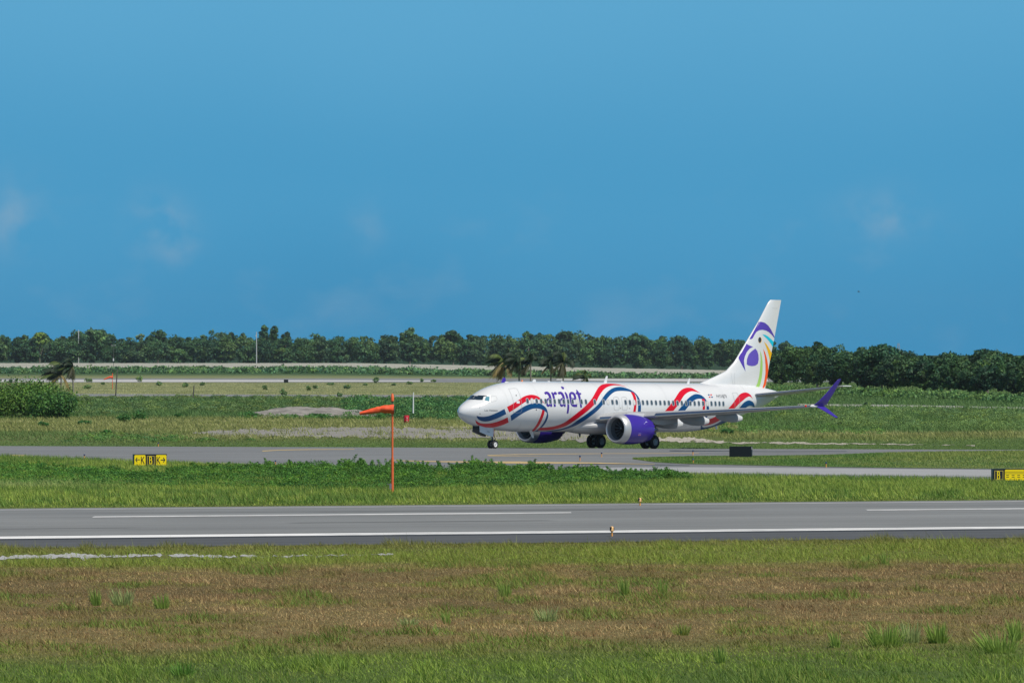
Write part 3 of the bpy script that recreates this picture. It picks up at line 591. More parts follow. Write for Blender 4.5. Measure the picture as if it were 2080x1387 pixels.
    le = [on_plane(x, y, 0) for x, y in [(1410, 783), (1416.4, 780.4), (1452, 764.8), (1474.4, 753.6), (1491.7, 734.5), (1514, 697), (1542, 649.7), (1561.5, 611.5), (1565, 609)]]
    te = [on_plane(x, y, 0) for x, y in [(1553, 797), (1554, 790), (1563.6, 733.7), (1573, 686), (1586.6, 611), (1586.8, 609)]]
    leZ = np.array([p[1] for p in le]); leS = np.array([p[0] for p in le]); teZ = np.array([p[1] for p in te]); teS = np.array([p[0] for p in te])
    zr = np.concatenate([np.linspace(leZ[0] - .25, 6.6, 14), np.linspace(6.8, leZ[-1], 22)])
    def fin_half(s, z):
        a = np.interp(z, leZ, leS); b = np.interp(z, teZ, teS); ch = b - a; x = np.clip((s - a) / ch, 0, 1)
        th = np.interp(z, [5.2, 6.5, 8, leZ[-1]], [.46, .36, .29, .11])
        return th * (2.6 * np.sqrt(x) * (1 - x) ** 1.1)  * .78 + .012 * (1 - x)
    xr = (1 - np.cos(np.linspace(0, np.pi, 26))) / 2
    V = []
    for z in zr:
        a = np.interp(z, leZ, leS); b = np.interp(z, teZ, teS); ss = a + xr * (b - a); h = fin_half(ss, z)
        V += [(S0 - s, y, z) for s, y in zip(ss, h)] + [(S0 - s, -y, z) for s, y in zip(ss[::-1], h[::-1])]
    n = 52; Fc = []
    for r in range(len(zr) - 1):
        for i in range(n): Fc.append((r * n + i, r * n + (i + 1) % n, (r + 1) * n + (i + 1) % n, (r + 1) * n + i))
    mb = MB().add(V, Fc); mb.f.append(tuple((len(zr) - 1) * n + i for i in range(n))); mb.m.append(0)
    fin = mb.build('fin', M_WP, root, smooth=True)
    def fin_skin(P, off=.008):
        out = []
        for px, py in np.atleast_2d(P):
            y = .15
            for _ in range(8): s, z = on_plane(px, py, y); y = float(fin_half(s, z)) + off
            out.append((S0 - s, y, z))
        return np.array(out)
    emb = [('crest_emblem', M_PUR, [(1045, 115), (1100, 118), (1160, 135), (1220, 185), (1270, 260), (1310, 340), (1330, 385), (1325, 402), (1280, 345), (1230, 300), (1180, 272), (1120, 258), (1060, 265), (1010, 295), (975, 350), (950, 400), (920, 423), (872, 422), (930, 325), (990, 215)]),
        ('beak_emblem', M_PUR, [(825, 498), (870, 525), (950, 558), (890, 590), (840, 650), (805, 730), (790, 800), (800, 890), (820, 992), (770, 905), (720, 810), (687, 745), (755, 625)]),
        ('belly_emblem', mat('violet_livery_paint', lin(100, 78, 184), .3, coat=.3), [(990, 588), (1025, 630), (1045, 700), (1050, 780), (1035, 855), (990, 888), (930, 897), (870, 885), (838, 865), (845, 770), (875, 690), (920, 640)]),
        ('feather_emblem', mat('cyan_paint', lin(0, 195, 222), .3), [(1112, 338), (1165, 348), (1215, 375), (1260, 415), (1312, 465), (1298, 568), (1275, 520), (1235, 460), (1180, 400)]),
        ('feather_emblem', mat('amber_paint', lin(238, 182, 0), .3), [(1145, 468), (1190, 515), (1235, 585), (1280, 670), (1248, 808), (1225, 700), (1200, 610), (1170, 530)]),
        ('feather_emblem', mat('orange_paint', lin(240, 88, 18), .3), [(1130, 590), (1165, 660), (1195, 760), (1215, 880), (1218, 970), (1200, 1100), (1170, 1235), (1135, 1298), (1112, 1296), (1145, 1180), (1170, 1020), (1170, 880), (1160, 750)]),
        ('feather_emblem', mat('lime_paint', lin(160, 204, 106), .3), [(1077, 625), (1100, 700), (1118, 820), (1118, 960), (1105, 1100), (1080, 1210), (1050, 1290), (988, 1285), (1030, 1190), (1062, 1060), (1078, 900), (1085, 770)]),
        ('eye_emblem', mat('amber_paint', None), [(1072 + 31 * math.cos(a), 438 + 53 * math.sin(a)) for a in np.linspace(0, 2 * math.pi, 17)[:-1]])]
    for nm, m, P in emb: fill(nm, ZT(P), m, fin_skin, fin)
    fill('eye_emblem', ZT([(1070 + 27 * math.cos(a), 436 + 48 * math.sin(a)) for a in np.linspace(0, 2 * math.pi, 17)[:-1]]), M_DRK, fin_skin, fin, off=.012)
    for pts in ([(1405, 20), (1300, 15), (1210, 16)], [(560, 1005), (590, 1180), (610, 1245)], [(620, 1010), (630, 1240), (632, 1252)]):
        strokes('panel_seam', [(ZT(pts) if pts[0][0] < 1300 else ZT([(1385, -118), (1340, -120), (1290, -122)]), .3)], M_LIN, fin_skin, fin, n=10)

    # ---- lifting surfaces
    def airfoil(n=13):
        x = (1 - np.cos(np.linspace(0, np.pi, n))) / 2; yt = 5 * (.2969 * np.sqrt(x) - .126 * x - .3516 * x ** 2 + .2843 * x ** 3 - .1036 * x ** 4); return x, yt
    def loft(name, secs, m, parent, x0=0., x1=1., grow=0., up=None):
        """secs: (station of leading edge, y, z, chord, thickness ratio, thickness direction (y, z), camber drop)"""
        x, yt = airfoil(17); keep = (x >= x0 - 1e-9) & (x <= x1 + 1e-9); x, yt = x[keep], yt[keep]; V = []
        for s, y, z, ch, tc, (ny, nz) in secs:
            hi = [(S0 - (s + ch * a), y + ny * (b * tc * ch * 1.15 + grow), z + nz * (b * tc * ch * 1.15 + grow)) for a, b in zip(x, yt)]
            lo = [(S0 - (s + ch * a), y - ny * (b * tc * ch * .85 + grow), z - nz * (b * tc * ch * .85 + grow)) for a, b in zip(x, yt)]
            V += hi + lo[::-1]
        n = 2 * len(x); Fc = []
        for r in range(len(secs) - 1):
            for i in range(n): Fc.append((r * n + i, r * n + (i + 1) % n, (r + 1) * n + (i + 1) % n, (r + 1) * n + i))
        mb = MB().add(V, Fc); mb.f += [tuple(range(n)), tuple((len(secs) - 1) * n + i for i in range(n))]; mb.m += [0, 0]
        return mb.build(name, m, parent, smooth=True)
    def wing_le(y): return 14.57 + (y - 1.9) * .5556
    def wing_te(y): return np.interp(y, [1.0, 5.8, 17], [22.4, 22.25, 24.45])
    def wing_z(y): return 2.38 + (y - 1.9) * .0765
    for sd in (1, -1):
        ys = [1.2, 1.9, 3.2, 4.8, 5.8, 8, 10.5, 13, 15.5, 16.9]
        S = [(wing_le(y), sd * y, wing_z(y), wing_te(y) - wing_le(y), np.interp(y, [1.9, 6, 17], [.125, .115, .10]), (0, 1)) for y in ys]
        wing = loft('wing', S, M_GR, root)
        loft('leading_edge', [q_ for q_ in S if abs(q_[1]) > 5.2], M_MET, wing, 0, .055, .006)
        loft('leading_edge', [q_ for q_ in S if 1.8 < abs(q_[1]) < 4.0], M_MET, wing, 0, .03, .006)
        z0 = wing_z(16.9); a = .42
        W = [(22.85, sd * 16.9, z0, 1.62, .10, (0, 1)), (23.05, sd * 17.12, z0 + .12, 1.50, .10, (-sd * .5, .87)), (23.38, sd * 17.30, z0 + .42, 1.22, .10, (-sd * .85, .53)), (24.0, sd * 17.55, z0 + 1.05, .90, .10, (-sd * .93, .37)), (24.88, sd * 17.93, z0 + 2.08, .42, .10, (-sd * .93, .37)), (25.05, sd * 17.97, z0 + 2.18, .2, .10, (-sd * .93, .37))]
        wl = loft('winglet', W, M_PURD, wing)
        Wl = [(23.15, sd * 16.98, z0 - .0, 1.25, .10, (0, 1)), (23.55, sd * 17.2, z0 - .16, .95, .10, (sd * .5, .87)), (24.75, sd * 17.72, z0 - .84, .42, .10, (sd * .80, .6)), (24.95, sd * 17.78, z0 - .90, .2, .1, (sd * .8, .6))]
        loft('lower_winglet', Wl, M_PURD, wing)
        MB().lathe([(-.30, .01), (-.2, .09), (.1, .12), (.5, .10), (.8, .02)], (S0 - 22.95, sd * 17.0, z0), (-1, 0, 0), 12).build('tip_fairing', M_WP, wing, smooth=True)
        nl = mat('red_navigation_lens' if sd > 0 else 'green_navigation_lens', lin(235, 60, 30) if sd > 0 else (.05, .5, .2), .2)
        MB().lathe([(-.09, .005), (-.06, .07), (0, .09), (.06, .07), (.09, .005)], (S0 - 22.62, sd * 16.55, z0 + .0), (0, sd, 0), 12).build('navigation_light', nl, wing, smooth=True)
        if sd < 0:
            pass
        for y, ln, r in ((3.3, 3.9, .40), (6.1, 3.6, .36), (9.1, 3.3, .31)):      # flap track fairings
            e = float(wing_te(y)) + .75; zz = wing_z(y) - .27 - r * .35
            prof = [(0, .02), (.08, .42), (.2, .74), (.4, .95), (.62, 1.0), (.80, .86), (1.0, .42)]
            V = []; n = 14
            for t, rr in prof:
                for i in range(n):
                    th = 2 * math.pi * i / n; V.append((S0 - (e - ln + ln * t), sd * y + rr * r * .62 * math.cos(th), zz + .1 * (1 - t) - t * .05 + rr * r * math.sin(th) * 1.25))
            Fc = [(k_ * n + i, k_ * n + (i + 1) % n, (k_ + 1) * n + (i + 1) % n, (k_ + 1) * n + i) for k_ in range(len(prof) - 1) for i in range(n)]
            mb = MB().add(V, Fc); mb.m = [0] * (5 * n) + [1] * n; mb.f.append(tuple((len(prof) - 1) * n + i for i in range(n))); mb.m.append(1)
            mb.build('flap_fairing', [M_GR, M_WP], wing, smooth=True)
        St = [(34.4, sd * .5, 4.33, 4.1, .09, (0, 1)), (34.9, sd * 1.1, 4.40, 3.7, .09, (0, 1)), (36.8, sd * 4.2, 4.80, 2.5, .085, (0, 1)), (38.55, sd * 7.0, 5.17, 1.35, .08, (0, 1)), (38.8, sd * 7.17, 5.19, .95, .06, (0, 1))]
        stb = loft('tailplane', St, M_GR, root); loft('leading_edge', St[1:4], M_MET, stb, 0, .06, .005)
        MB().box((S0 - 39.3, sd * 7.2, 5.20), (1.1, .05, .07)).build('tip_cap', M_WP, stb)

        # ---- engine
        eo = Vector((S0 - 13.12, sd * 4.83, 1.60)); ax = (-1, 0, -.012); n = 40
        prof = [(.60, 1.178), (1.3, 1.205), (1.9, 1.20), (2.5, 1.15), (3.1, 1.06), (3.45, .985)]
        mb = MB(); mb.lathe(prof, eo, ax, n); nv = len(mb.v)
        ring = [mb.v[i] for i in range(nv - n, nv)]
        chev = []
        for i in range(n):
            t = .36 if i % 2 == 0 else .16; rr = (.985 - t * .16) / .985; p = Vector(ring[i]) - eo; p = Vector((p.x - t, p.y * rr, p.z * rr)); chev.append(tuple(eo + p))
        mb.v += chev; mb.f += [(nv - n + i, nv - n + (i + 1) % n, nv + (i + 1) % n, nv + i) for i in range(n)]; mb.m += [0] * n
        eng = mb.build('engine', M_PURD, root, smooth=True)
        MB().lathe([(.62, 1.183), (.45, 1.168), (.22, 1.125), (.08, 1.07), (.015, 1.01), (0, .965), (.03, .92), (.12, .885), (.3, .865), (.45, .862)], eo, ax, 48).build('intake_lip', M_SIL, eng, smooth=True)
        MB().lathe([(.45, .862), (.9, .875), (1.05, .88), (1.06, .3), (1.06, .001)], eo, ax, 40).build('intake_duct', mat('intake_lining', (.15, .17, .19), .5), eng, smooth=True)
        mb = MB()
        for b_ in range(18):
            th = 2 * math.pi * b_ / 18; 
            def bp(r, t, d): return eo + Vector((-d, r * math.cos(th + t), r * math.sin(th + t)))
            mb.add([bp(.26, -.12, .98), bp(.26, .12, 1.03), bp(.86, .17, 1.03), bp(.86, -.05, .92)], [(0, 1, 2, 3)])
        mb.build('fan_blades', mat('fan_titanium', (.03, .033, .037), .4, metal=.5), eng)
        MB().lathe([(.55, .005), (.6, .06), (.75, .16), (.95, .26), (1.0, .27)], eo, ax, 20).build('spinner', M_BLK, eng, smooth=True)
        mb = MB()
        for q_ in range(9):
            a0, a1 = q_ * .45, (q_ + 1) * .45; r0, r1 = .05 + q_ * .016, .05 + (q_ + 1) * .016; d0, d1 = .585 + q_ * .023, .585 + (q_ + 1) * .023
            mb.add([eo + Vector((-d + .012, r * math.cos(a_), r * math.sin(a_))) for a_, r, d in ((a0, r0, d0), (a0, r0 + .03, d0 + .04), (a1, r1 + .03, d1 + .04), (a1, r1, d1))], [(0, 1, 2, 3)])
        mb.build('spinner_spiral', M_HUB, eng)
        MB().lathe([(3.2, .78), (3.9, .62), (4.5, .46), (4.55, .44)], eo, ax, 28).build('core_nozzle', mat('hot_section_metal', (.16, .15, .14), .4, metal=.8), eng, smooth=True)
        MB().lathe([(4.2, .34), (4.6, .30), (5.1, .12), (5.3, .01)], eo, ax, 20).build('exhaust_plug', MATS['hot_section_metal'], eng, smooth=True)
        yy = sd * 4.83
        prf = [(1.4, 1.20, 1.215), (1.8, 1.19, 1.30), (2.5, 1.12, 1.30), (3.4, .95, 1.22), (4.6, .45, 1.05), (5.6, .40, .95), (7.6, .62, .86)]
        V = []; hw_ = [.02, .12, .2, .22, .22, .18, .03]
        for (d, lo_, hi_), h_ in zip(prf, hw_): V += [eo + Vector((-d, -h_, lo_ - .06)), eo + Vector((-d, h_, lo_ - .06)), eo + Vector((-d, h_ * .8, hi_)), eo + Vector((-d, -h_ * .8, hi_))]
        Fc = [(4 * r + i, 4 * r + (i + 1) % 4, 4 * r + 4 + (i + 1) % 4, 4 * r + 4 + i) for r in range(len(prf) - 1) for i in range(4)] + [(0, 1, 2, 3), tuple(4 * (len(prf) - 1) + i for i in range(4))]
        MB().add(V, Fc).build('pylon', M_WP if False else mat('pylon_paint', (.55, .56, .58), .35), eng, smooth=False)
        if sd > 0:      # placards on the outboard cowl and the strake inboard
            def cowl(d, th, off=.006):
                r = np.interp(d, [p[0] for p in prof], [p[1] for p in prof]) + off; return eo + Vector((-d, r * math.cos(th), r * math.sin(th)))
            for nm, m, d0, d1, t0, t1 in (('placard', M_WP, 1.86, 2.10, -.36, -.46), ('placard', mat('pink_placard', lin(225, 150, 160), .4), 1.52, 1.66, -.37, -.42), ('placard', MATS['pink_placard'], 1.70, 1.82, -.37, -.42), ('placard', mat('faint_placard', lin(150, 135, 205), .4), 1.5, 1.82, -.27, -.315)):
                MB().add([cowl(d0, t0), cowl(d1, t0), cowl(d1, t1), cowl(d0, t1)], [(0, 1, 2, 3)]).build(nm, m, eng)
        MB().add([eo + Vector((-1.0, -sd * 1.0 * .72, 1.2 * .70)), eo + Vector((-2.0, -sd * .86, .84)), eo + Vector((-2.0, -sd * 1.02, 1.02)), eo + Vector((-1.55, -sd * .98, 1.0))], [(0, 1, 2, 3)]).build('strake', M_PURD, eng)

        # ---- main gear
        gx, gy = 0.0, sd * 2.86
        leg = MB(); leg.tube([(gx, gy * .98, 2.3), (gx, gy, .62)], [.15, .13], 14).tube([(gx, gy - .55, .565), (gx, gy + .55, .565)], .10, 12).tube([(gx, gy, 1.1), (gx - .1, gy - sd * 1.25, 1.9)], .06, 8).tube([(gx - .22, gy, 1.15), (gx - .30, gy, .85), (gx - .12, gy, .62)], .045, 8)
        leg = leg.build('main_gear', M_STR, root, smooth=True)
        MB().box((gx, gy + sd * .30, 1.35), (.9, .03, 1.0)).build('gear_door', M_WP, leg)
        for w_ in (-.43, .43):
            wheel(leg, (gx, gy + w_, .565), .565, .40, sd * 1 if w_ * sd > 0 else -sd, M_TYR, mat('main_hub_grey', (.36, .38, .39), .45) , .29)

    # ---- skin joints round the barrel
    for s in (3.9, 7.4, 11.2, 15.1, 19.0, 22.9, 26.8, 30.2, 33.6):
        A = np.linspace(-1.15, 1.75, 40); V = np.concatenate([surf(np.full(40, s + d), A) for d in (0, .022)]); V[:, 1] *= 1.0025; V[:, 2] = ZC + (V[:, 2] - ZC) * 1.0025; a = np.arange(39)
        obj('skin_joint', np_mesh('skin_joint', V, [np.stack([a, a + 1, a + 41, a + 40], -1)], smooth=True), mat('joint_grey', (.50, .52, .55), .4), fus)

    # ---- belly fairing
    bs = [(12.0, .9, -1.8, -1.3), (13.0, 1.25, -1.98, -1.35), (14.0, 1.52, -2.10, -1.3), (15.2, 1.78, -2.18, -1.1), (16.8, 1.92, -2.22, -.9), (19.5, 1.92, -2.22, -.9), (21.5, 1.84, -2.15, -.95), (23.2, 1.5, -2.03, -1.2), (25, 1.0, -1.9, -1.5)]
    V = []; n = 28
    for s, hw, bt, tp in bs:
        cz = (tp + bt) / 2 + .25; 
        for i in range(n):
            th = 2 * math.pi * i / n; cc, sn = math.cos(th), math.sin(th); V.append((S0 - s, hw * math.copysign(abs(cc) ** .9, cc), ZC + cz + (tp - cz if sn > 0 else cz - bt) * math.copysign(abs(sn) ** .9, sn)))
    mb = MB().add(V, [(r * n + i, r * n + (i + 1) % n, (r + 1) * n + (i + 1) % n, (r + 1) * n + i) for r in range(len(bs) - 1) for i in range(n)]); mb.f += [tuple(range(n)), tuple((len(bs) - 1) * n + i for i in range(n))]; mb.m += [0, 0]
    mb.build('belly_fairing', mat('belly_paint', (.62, .63, .65), .3, coat=.2), root, smooth=True)

    # ---- nose gear with its doors
    nx = S0 - 4.0
    ng = MB().tube([(nx + .12, 0, 1.6), (nx, 0, .38)], [.10, .075], 12).tube([(nx, -.30, .345), (nx, .30, .345)], .06, 10).tube([(nx + .05, 0, 1.0), (nx + .75, 0, 1.55)], .05, 8).tube([(nx - .12, 0, 1.0), (nx - .34, 0, .78), (nx - .08, 0, .50)], .035, 8).box((nx + .25, 0, 1.08), (.42, .34, .16))
    ng = ng.build('nose_gear', M_STR, root, smooth=True)
    for w_ in (-.21, .21): wheel(ng, (nx, w_, .345), .345, .20, math.copysign(1, w_), M_TYR, M_HUB, .20)
    MB().lathe([(0, .01), (0, .07), (-.06, .05), (-.1, .01)], (nx + .30, .10, .86), (1, 0, 0), 12).build('taxi_light', M_HUB, ng, smooth=True)
    for y_ in (.34, -.34):       # doors hang from the well edges, following the keel
        V = [(S0 - 2.05, y_, 1.86), (S0 - 2.05, y_ * 1.12, 1.32), (S0 - 3.15, y_ * 1.12, .99), (S0 - 3.6, y_ * 1.12, .93), (S0 - 3.72, y_, 1.60)]
        V2 = [(x, y + (.035 if y_ > 0 else -.035), z) for x, y, z in V]; m_ = len(V)
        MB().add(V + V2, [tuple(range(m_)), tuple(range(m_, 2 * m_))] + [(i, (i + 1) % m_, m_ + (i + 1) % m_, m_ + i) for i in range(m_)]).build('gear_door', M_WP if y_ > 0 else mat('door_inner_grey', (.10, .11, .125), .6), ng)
    MB().box((S0 - 2.85, 0, 1.70), (1.7, .60, .30)).build('wheel_well', M_BLK, ng)
    MB().add([(S0 - 3.70, .39, 1.58), (S0 - 3.76, .39, 1.58), (S0 - 3.68, .435, .94), (S0 - 3.62, .435, .94)], [(0, 1, 2, 3)]).build('red_edge', M_RED, ng)
    def door_map(P, off=.0):
        out = []
        for px, py in np.atleast_2d(P): s, z = on_plane(px, py, .425); out.append((S0 - s, .425, z))
        return np.array(out)
    text_on('fleet_number', '101', M_DRK, (989.6, 877.4), (5.2, 1.2), 2.6, door_map, ng)

    # ---- aerials, drain mast, beacon
    def blade(name, s, z, h, ch, m, sgn=1, lean=.35):
        V = []
        for y_ in (-.025, .025): V += [(S0 - s, y_, z), (S0 - s - ch, y_, z), (S0 - s - ch * .8 - h * lean, y_ * .5, z + sgn * h), (S0 - s - ch * .35 - h * lean, y_ * .5, z + sgn * h)]
        MB().add(V, [(0, 1, 2, 3), (4, 5, 6, 7), (0, 1, 5, 4), (1, 2, 6, 5), (2, 3, 7, 6), (3, 0, 4, 7)]).build(name, m, root)
    blade('aerial', 17.2, ZC + 1.98, .52, .38, M_WP); blade('aerial', 27.5, ZC + 1.98, .42, .3, M_WP); blade('aerial', 8.6, ZC + 1.97, .20, .45, M_WP, lean=.1)
    blade('aerial', 8.3, ZC - 1.98, .50, .42, M_WP, -1, .45); blade('drain_mast', 14.2, ZC - 2.1, .32, .25, M_STR, -1, .1); blade('drain_mast', 31.0, ZC - 1.45, .30, .35, M_WP, -1, .3)
    for s, w_ in ((5.6, .5), (10.6, .35), (12.2, .3)): MB().lathe([(-w_ / 2, .01), (-w_ * .3, .045), (w_ * .3, .045), (w_ / 2, .01)], (S0 - s, 0, ZC + float(sec(s)[0])), (1, 0, 0), 10).build('roof_bump', M_WP, root, smooth=True)
    MB().lathe([(-.02, .09), (.05, .08), (.1, .04), (.11, .005)], (S0 - 7.4, 0, ZC + 2.0), (0, 0, 1), 12).build('beacon', mat('beacon_orange', lin(220, 120, 50), .3), root, smooth=True)
    MB().lathe([(-.15, .20), (.02, .16), (.06, .14), (.03, .10), (-.1, .09)], (S0 - 39.2, 0, ZC + 1.15), (-1, 0, 0), 18).build('tail_exhaust', M_SIL, root, smooth=True)
    return root

def wheel(parent, c, r, w, side, m_tyre, m_hub, rh):
    """tyre and hub on a lateral axle, side = +1 / -1 for the outer face"""
    prof = [(-w / 2, rh), (-w / 2, r * .82), (-w * .42, r * .93), (-w * .25, r * .99), (0, r), (w * .25, r * .99), (w * .42, r * .93), (w / 2, r * .82), (w / 2, rh)]
    hub = [(w / 2, rh), (w * .46, rh * .96), (w * .36, rh * .80), (w * .30, rh * .55), (w * .40, rh * .42), (w * .46, rh * .2), (w * .46, .005)]
    hub2 = [(-w / 2, rh), (-w * .4, rh * .9), (-w * .35, .005)]
    mb = MB(); mb.lathe(prof, c, (0, side, 0), 30, 0); mb.lathe(hub, c, (0, side, 0), 30, 1); mb.lathe(hub2, c, (0, side, 0), 30, 1)
    mb.build('wheel', [m_tyre, m_hub], parent, smooth=True)
build_airliner()
# ------------------------------------------------------------------ vegetation
M_GRASS = leaf_mat('grass_blades', .30); M_LEAF = leaf_mat('leaves', .22); M_BARK = mat('bark', (.17, .15, .125), .9, noise=(3, .3))
HALF = 1040 / F
def unit(v): return v / (np.linalg.norm(v, axis=-1, keepdims=True) + 1e-9)
def blades(name, X, Y, h, w, cols, lean=.35, wind=-.25, z0=None, tri=False, **kw):
    """field of grass blades, each a bent tapering leaf (or a single triangle far away)"""
    n = len(X); Z = ter(X, Y) if z0 is None else z0
    yaw = rng.uniform(0, 2 * np.pi, n); a = np.stack([np.cos(yaw), np.sin(yaw), np.zeros(n)], -1) * (w / 2)[:, None]
    d = rng.normal(0, lean, (n, 2)) * h[:, None]; d[:, 0] += wind * h
    B = np.stack([X, Y, Z - .01], -1); tip = B + np.concatenate([d, (h * (1 - .25 * np.minimum(np.hypot(d[:, 0], d[:, 1]) / h, 1.2)))[:, None]], 1)
    if tri:
        V = np.stack([B - a, B + a, tip], 1).reshape(-1, 3); f = [np.arange(3 * n).reshape(n, 3)]; c = np.repeat(cols, 3, 0)
    else:
        mid = B + (tip - B) * .55; mid[:, :2] -= d * .22; mid[:, 2] += h * .06
        V = np.stack([B - a, B + a, mid - a * .75, mid + a * .75, tip], 1).reshape(-1, 3); k = 5 * np.arange(n)[:, None]
        f = [k + np.array([[0, 1, 3, 2]]), k + np.array([[2, 3, 4]])]; c = np.repeat(cols, 5, 0)
    return obj(name, np_mesh(name, V, f, c), M_GRASS, kind='stuff', **kw)
def leaf_tris(C, nrm, size, cols, quad=False, jitter=.75):
    n = len(C); N_ = unit(nrm + rng.normal(0, jitter, (n, 3))); t = unit(np.cross(N_, rng.normal(0, 1, (n, 3)))); b = np.cross(N_, t); s = size[:, None]
    if quad:
        V = np.stack([C - t * s * .75, C + b * s * .36, C + t * s * .75, C - b * s * .36], 1).reshape(-1, 3); f = np.arange(4 * n).reshape(n, 4); c = np.repeat(cols, 4, 0)
    else:
        V = np.stack([C - t * s * .6 - b * s * .35, C + t * s * .6 - b * s * .35, C + b * s * .75], 1).reshape(-1, 3); f = np.arange(3 * n).reshape(n, 3); c = np.repeat(cols, 3, 0)
    return V, f, c
def lobe_leaves(Lb, per, size, col, var=.22, lobevar=.16, quad=False, under=.35, jitter=.75):
    """leaves through the outer part of each ellipsoidal clump. Lb: (n,6) centre + radii; per: leaves per clump"""
    Lb = np.asarray(Lb, float); n = len(Lb); idx = np.repeat(np.arange(n), per); m = len(idx)
    d = unit(rng.normal(0, 1, (m, 3))); flip = (d[:, 2] < -.15) & (rng.random(m) > under); d[flip, 2] *= -1
    r = np.where(rng.random(m) < .13, rng.uniform(1.0, 1.38, m), rng.uniform(.62, 1.08, m) ** .8); C = Lb[idx, :3] + d * Lb[idx, 3:] * r[:, None]
    lc = 1 + rng.normal(0, lobevar, n)[idx]; yel = rng.normal(0, .10, n)[idx] + rng.normal(0, .06, m)
    base = np.asarray(col)[None] if np.ndim(col) == 1 else np.asarray(col)[idx]
    c = base * np.clip(lc * (1 + rng.normal(0, var, m)), .35, 2)[:, None]; c = c * np.stack([1 + yel, 1 + yel * .4, 1 - yel], -1); c = np.clip(c, .004, .9)
    sz = size * rng.uniform(.7, 1.35, m) if np.ndim(size) == 0 else np.asarray(size)[idx] * rng.uniform(.7, 1.35, m)
    return leaf_tris(C, d + np.array([0, 0, .25]), sz, c, quad, jitter)
def crown_lobes(c, R, Hc, k, seed, flat=1.0):
    g = np.random.default_rng(seed); d = unit(g.normal(0, 1, (k, 3))); d[:, 2] = g.uniform(-1, 1, k); d[:, :2] *= (1 / (np.linalg.norm(d[:, :2], axis=1, keepdims=True) + 1e-6)) * np.sqrt(np.clip(1.05 - d[:, 2:] ** 2, .1, 1))
    rr = g.uniform(.45, .78, k)[:, None]; lr = g.uniform(.17, .40, k)
    C = np.array(c)[None] + d * rr * np.array([R, R, Hc / 2])[None]
    return np.concatenate([C, np.stack([lr * R, lr * R, lr * min(R, Hc * .6) * .85 * flat], -1)], 1)

def sm(x, a, b): t = np.clip((x - a) / (b - a), 0, 1); return t * t * (3 - 2 * t)
def mixc(a, b, t): return a + (b - a) * t[:, None]
def L_(*c): return np.array(lin(*c)) * 1.66     # leaf albedo: a stand of leaves shades itself

# ---- mown field in the foreground
def field_front():
    n = 500000; Y = np.sqrt(rng.uniform(128 ** 2, 262 ** 2, n)); X = (Y * HALF * 1.1 + 8) * rng.uniform(-1, 1, n)
    u1 = Y - RS * X; k = u1 < 257.2; X, Y = X[k], Y[k]; n = len(X)
    u = Y - .2 * X + 14 * (fbm(X / 6, Y / 9, 2) - .5)
    patch = fbm(X / 2.2, Y / 5.0, 7); streak = fbm(X / 7, Y / 2.4, 9); fine = rng.random(n)
    straw, brown, olive, green, lime = L_(160, 139, 97), L_(113, 90, 61), L_(112, 110, 56), L_(84, 114, 42), L_(116, 136, 52)
    c = mixc(brown[None], straw[None], sm(fine + .5 * (streak - .5), .25, .95)); c = mixc(c, np.repeat(olive[None], n, 0), (sm(patch + .25 * (streak - .5), .33, .70) * .9) * (fine > .14))
    c *= (.55 + .85 * fbm(X / 4.0, Y / 6.5, 13))[:, None]
    c = mixc(c, np.repeat(green[None], n, 0), sm(patch, .56, .72) * (fine > .4) * .8)
    gf = sm(u, 172, 158); c = mixc(c, mixc(mixc(mixc(green[None], olive[None], rng.random(n) * .7), np.repeat(L_(76, 98, 44)[None], n, 0), sm(fbm(X / 2.5, Y / 4, 17), .5, .7)), np.repeat(lime[None], n, 0), rng.random(n) * sm(streak, .4, .7)), gf); 
    gb = sm(u, 226, 236); c = mixc(c, mixc(olive[None], lime[None], rng.random(n)), gb); edge = sm(Y - RS * X, 247, 254); c = mixc(c, np.repeat(L_(104, 98, 58)[None], n, 0), edge * .6)
    c *= rng.uniform(.75, 1.25, n)[:, None]
    h = (.055 + .05 * rng.random(n) + .10 * sm(patch, .5, .75)) * (1 + .35 * gf) * (1 + .25 * gb); h *= .7 + 1.5 * sm(fbm(X / .7, Y / 1.6, 19), .45, .8); h *= np.where(rng.random(n) < .03, 1.8, 1)
    px, py = to_px(X, Y)
    wet = ((px < 820) & (px > -80) & (np.abs(py - np.interp(px, [-60, 160, 420, 800], [1134, 1130, 1131, 1126])) < np.interp(px, [0, 200, 500, 800], [4.5, 5.5, 2.6, 1.2])) & (rng.random(n) > .12)) | ((px > 900) & (px < 1230) & (np.abs(py - np.interp(px, [900, 1230], [1124.3, 1119])) < 1.2) & (rng.random(n) > .35))
    k = ~wet
    blades('mown_grass', X[k], Y[k], h[k], (.020 + .016 * rng.random(n))[k], c[k], lean=.5, tri=True, label='mown field of dry brown and green grass in the foreground', cat='grass')
field_front()

near_edge = np.array([(-900, 906), (-300, 917), (0, 927), (200, 935), (400, 943), (560, 949), (900, 959), (1300, 964), (1700, 971), (2080, 977), (2500, 985), (3000, 994)], float)
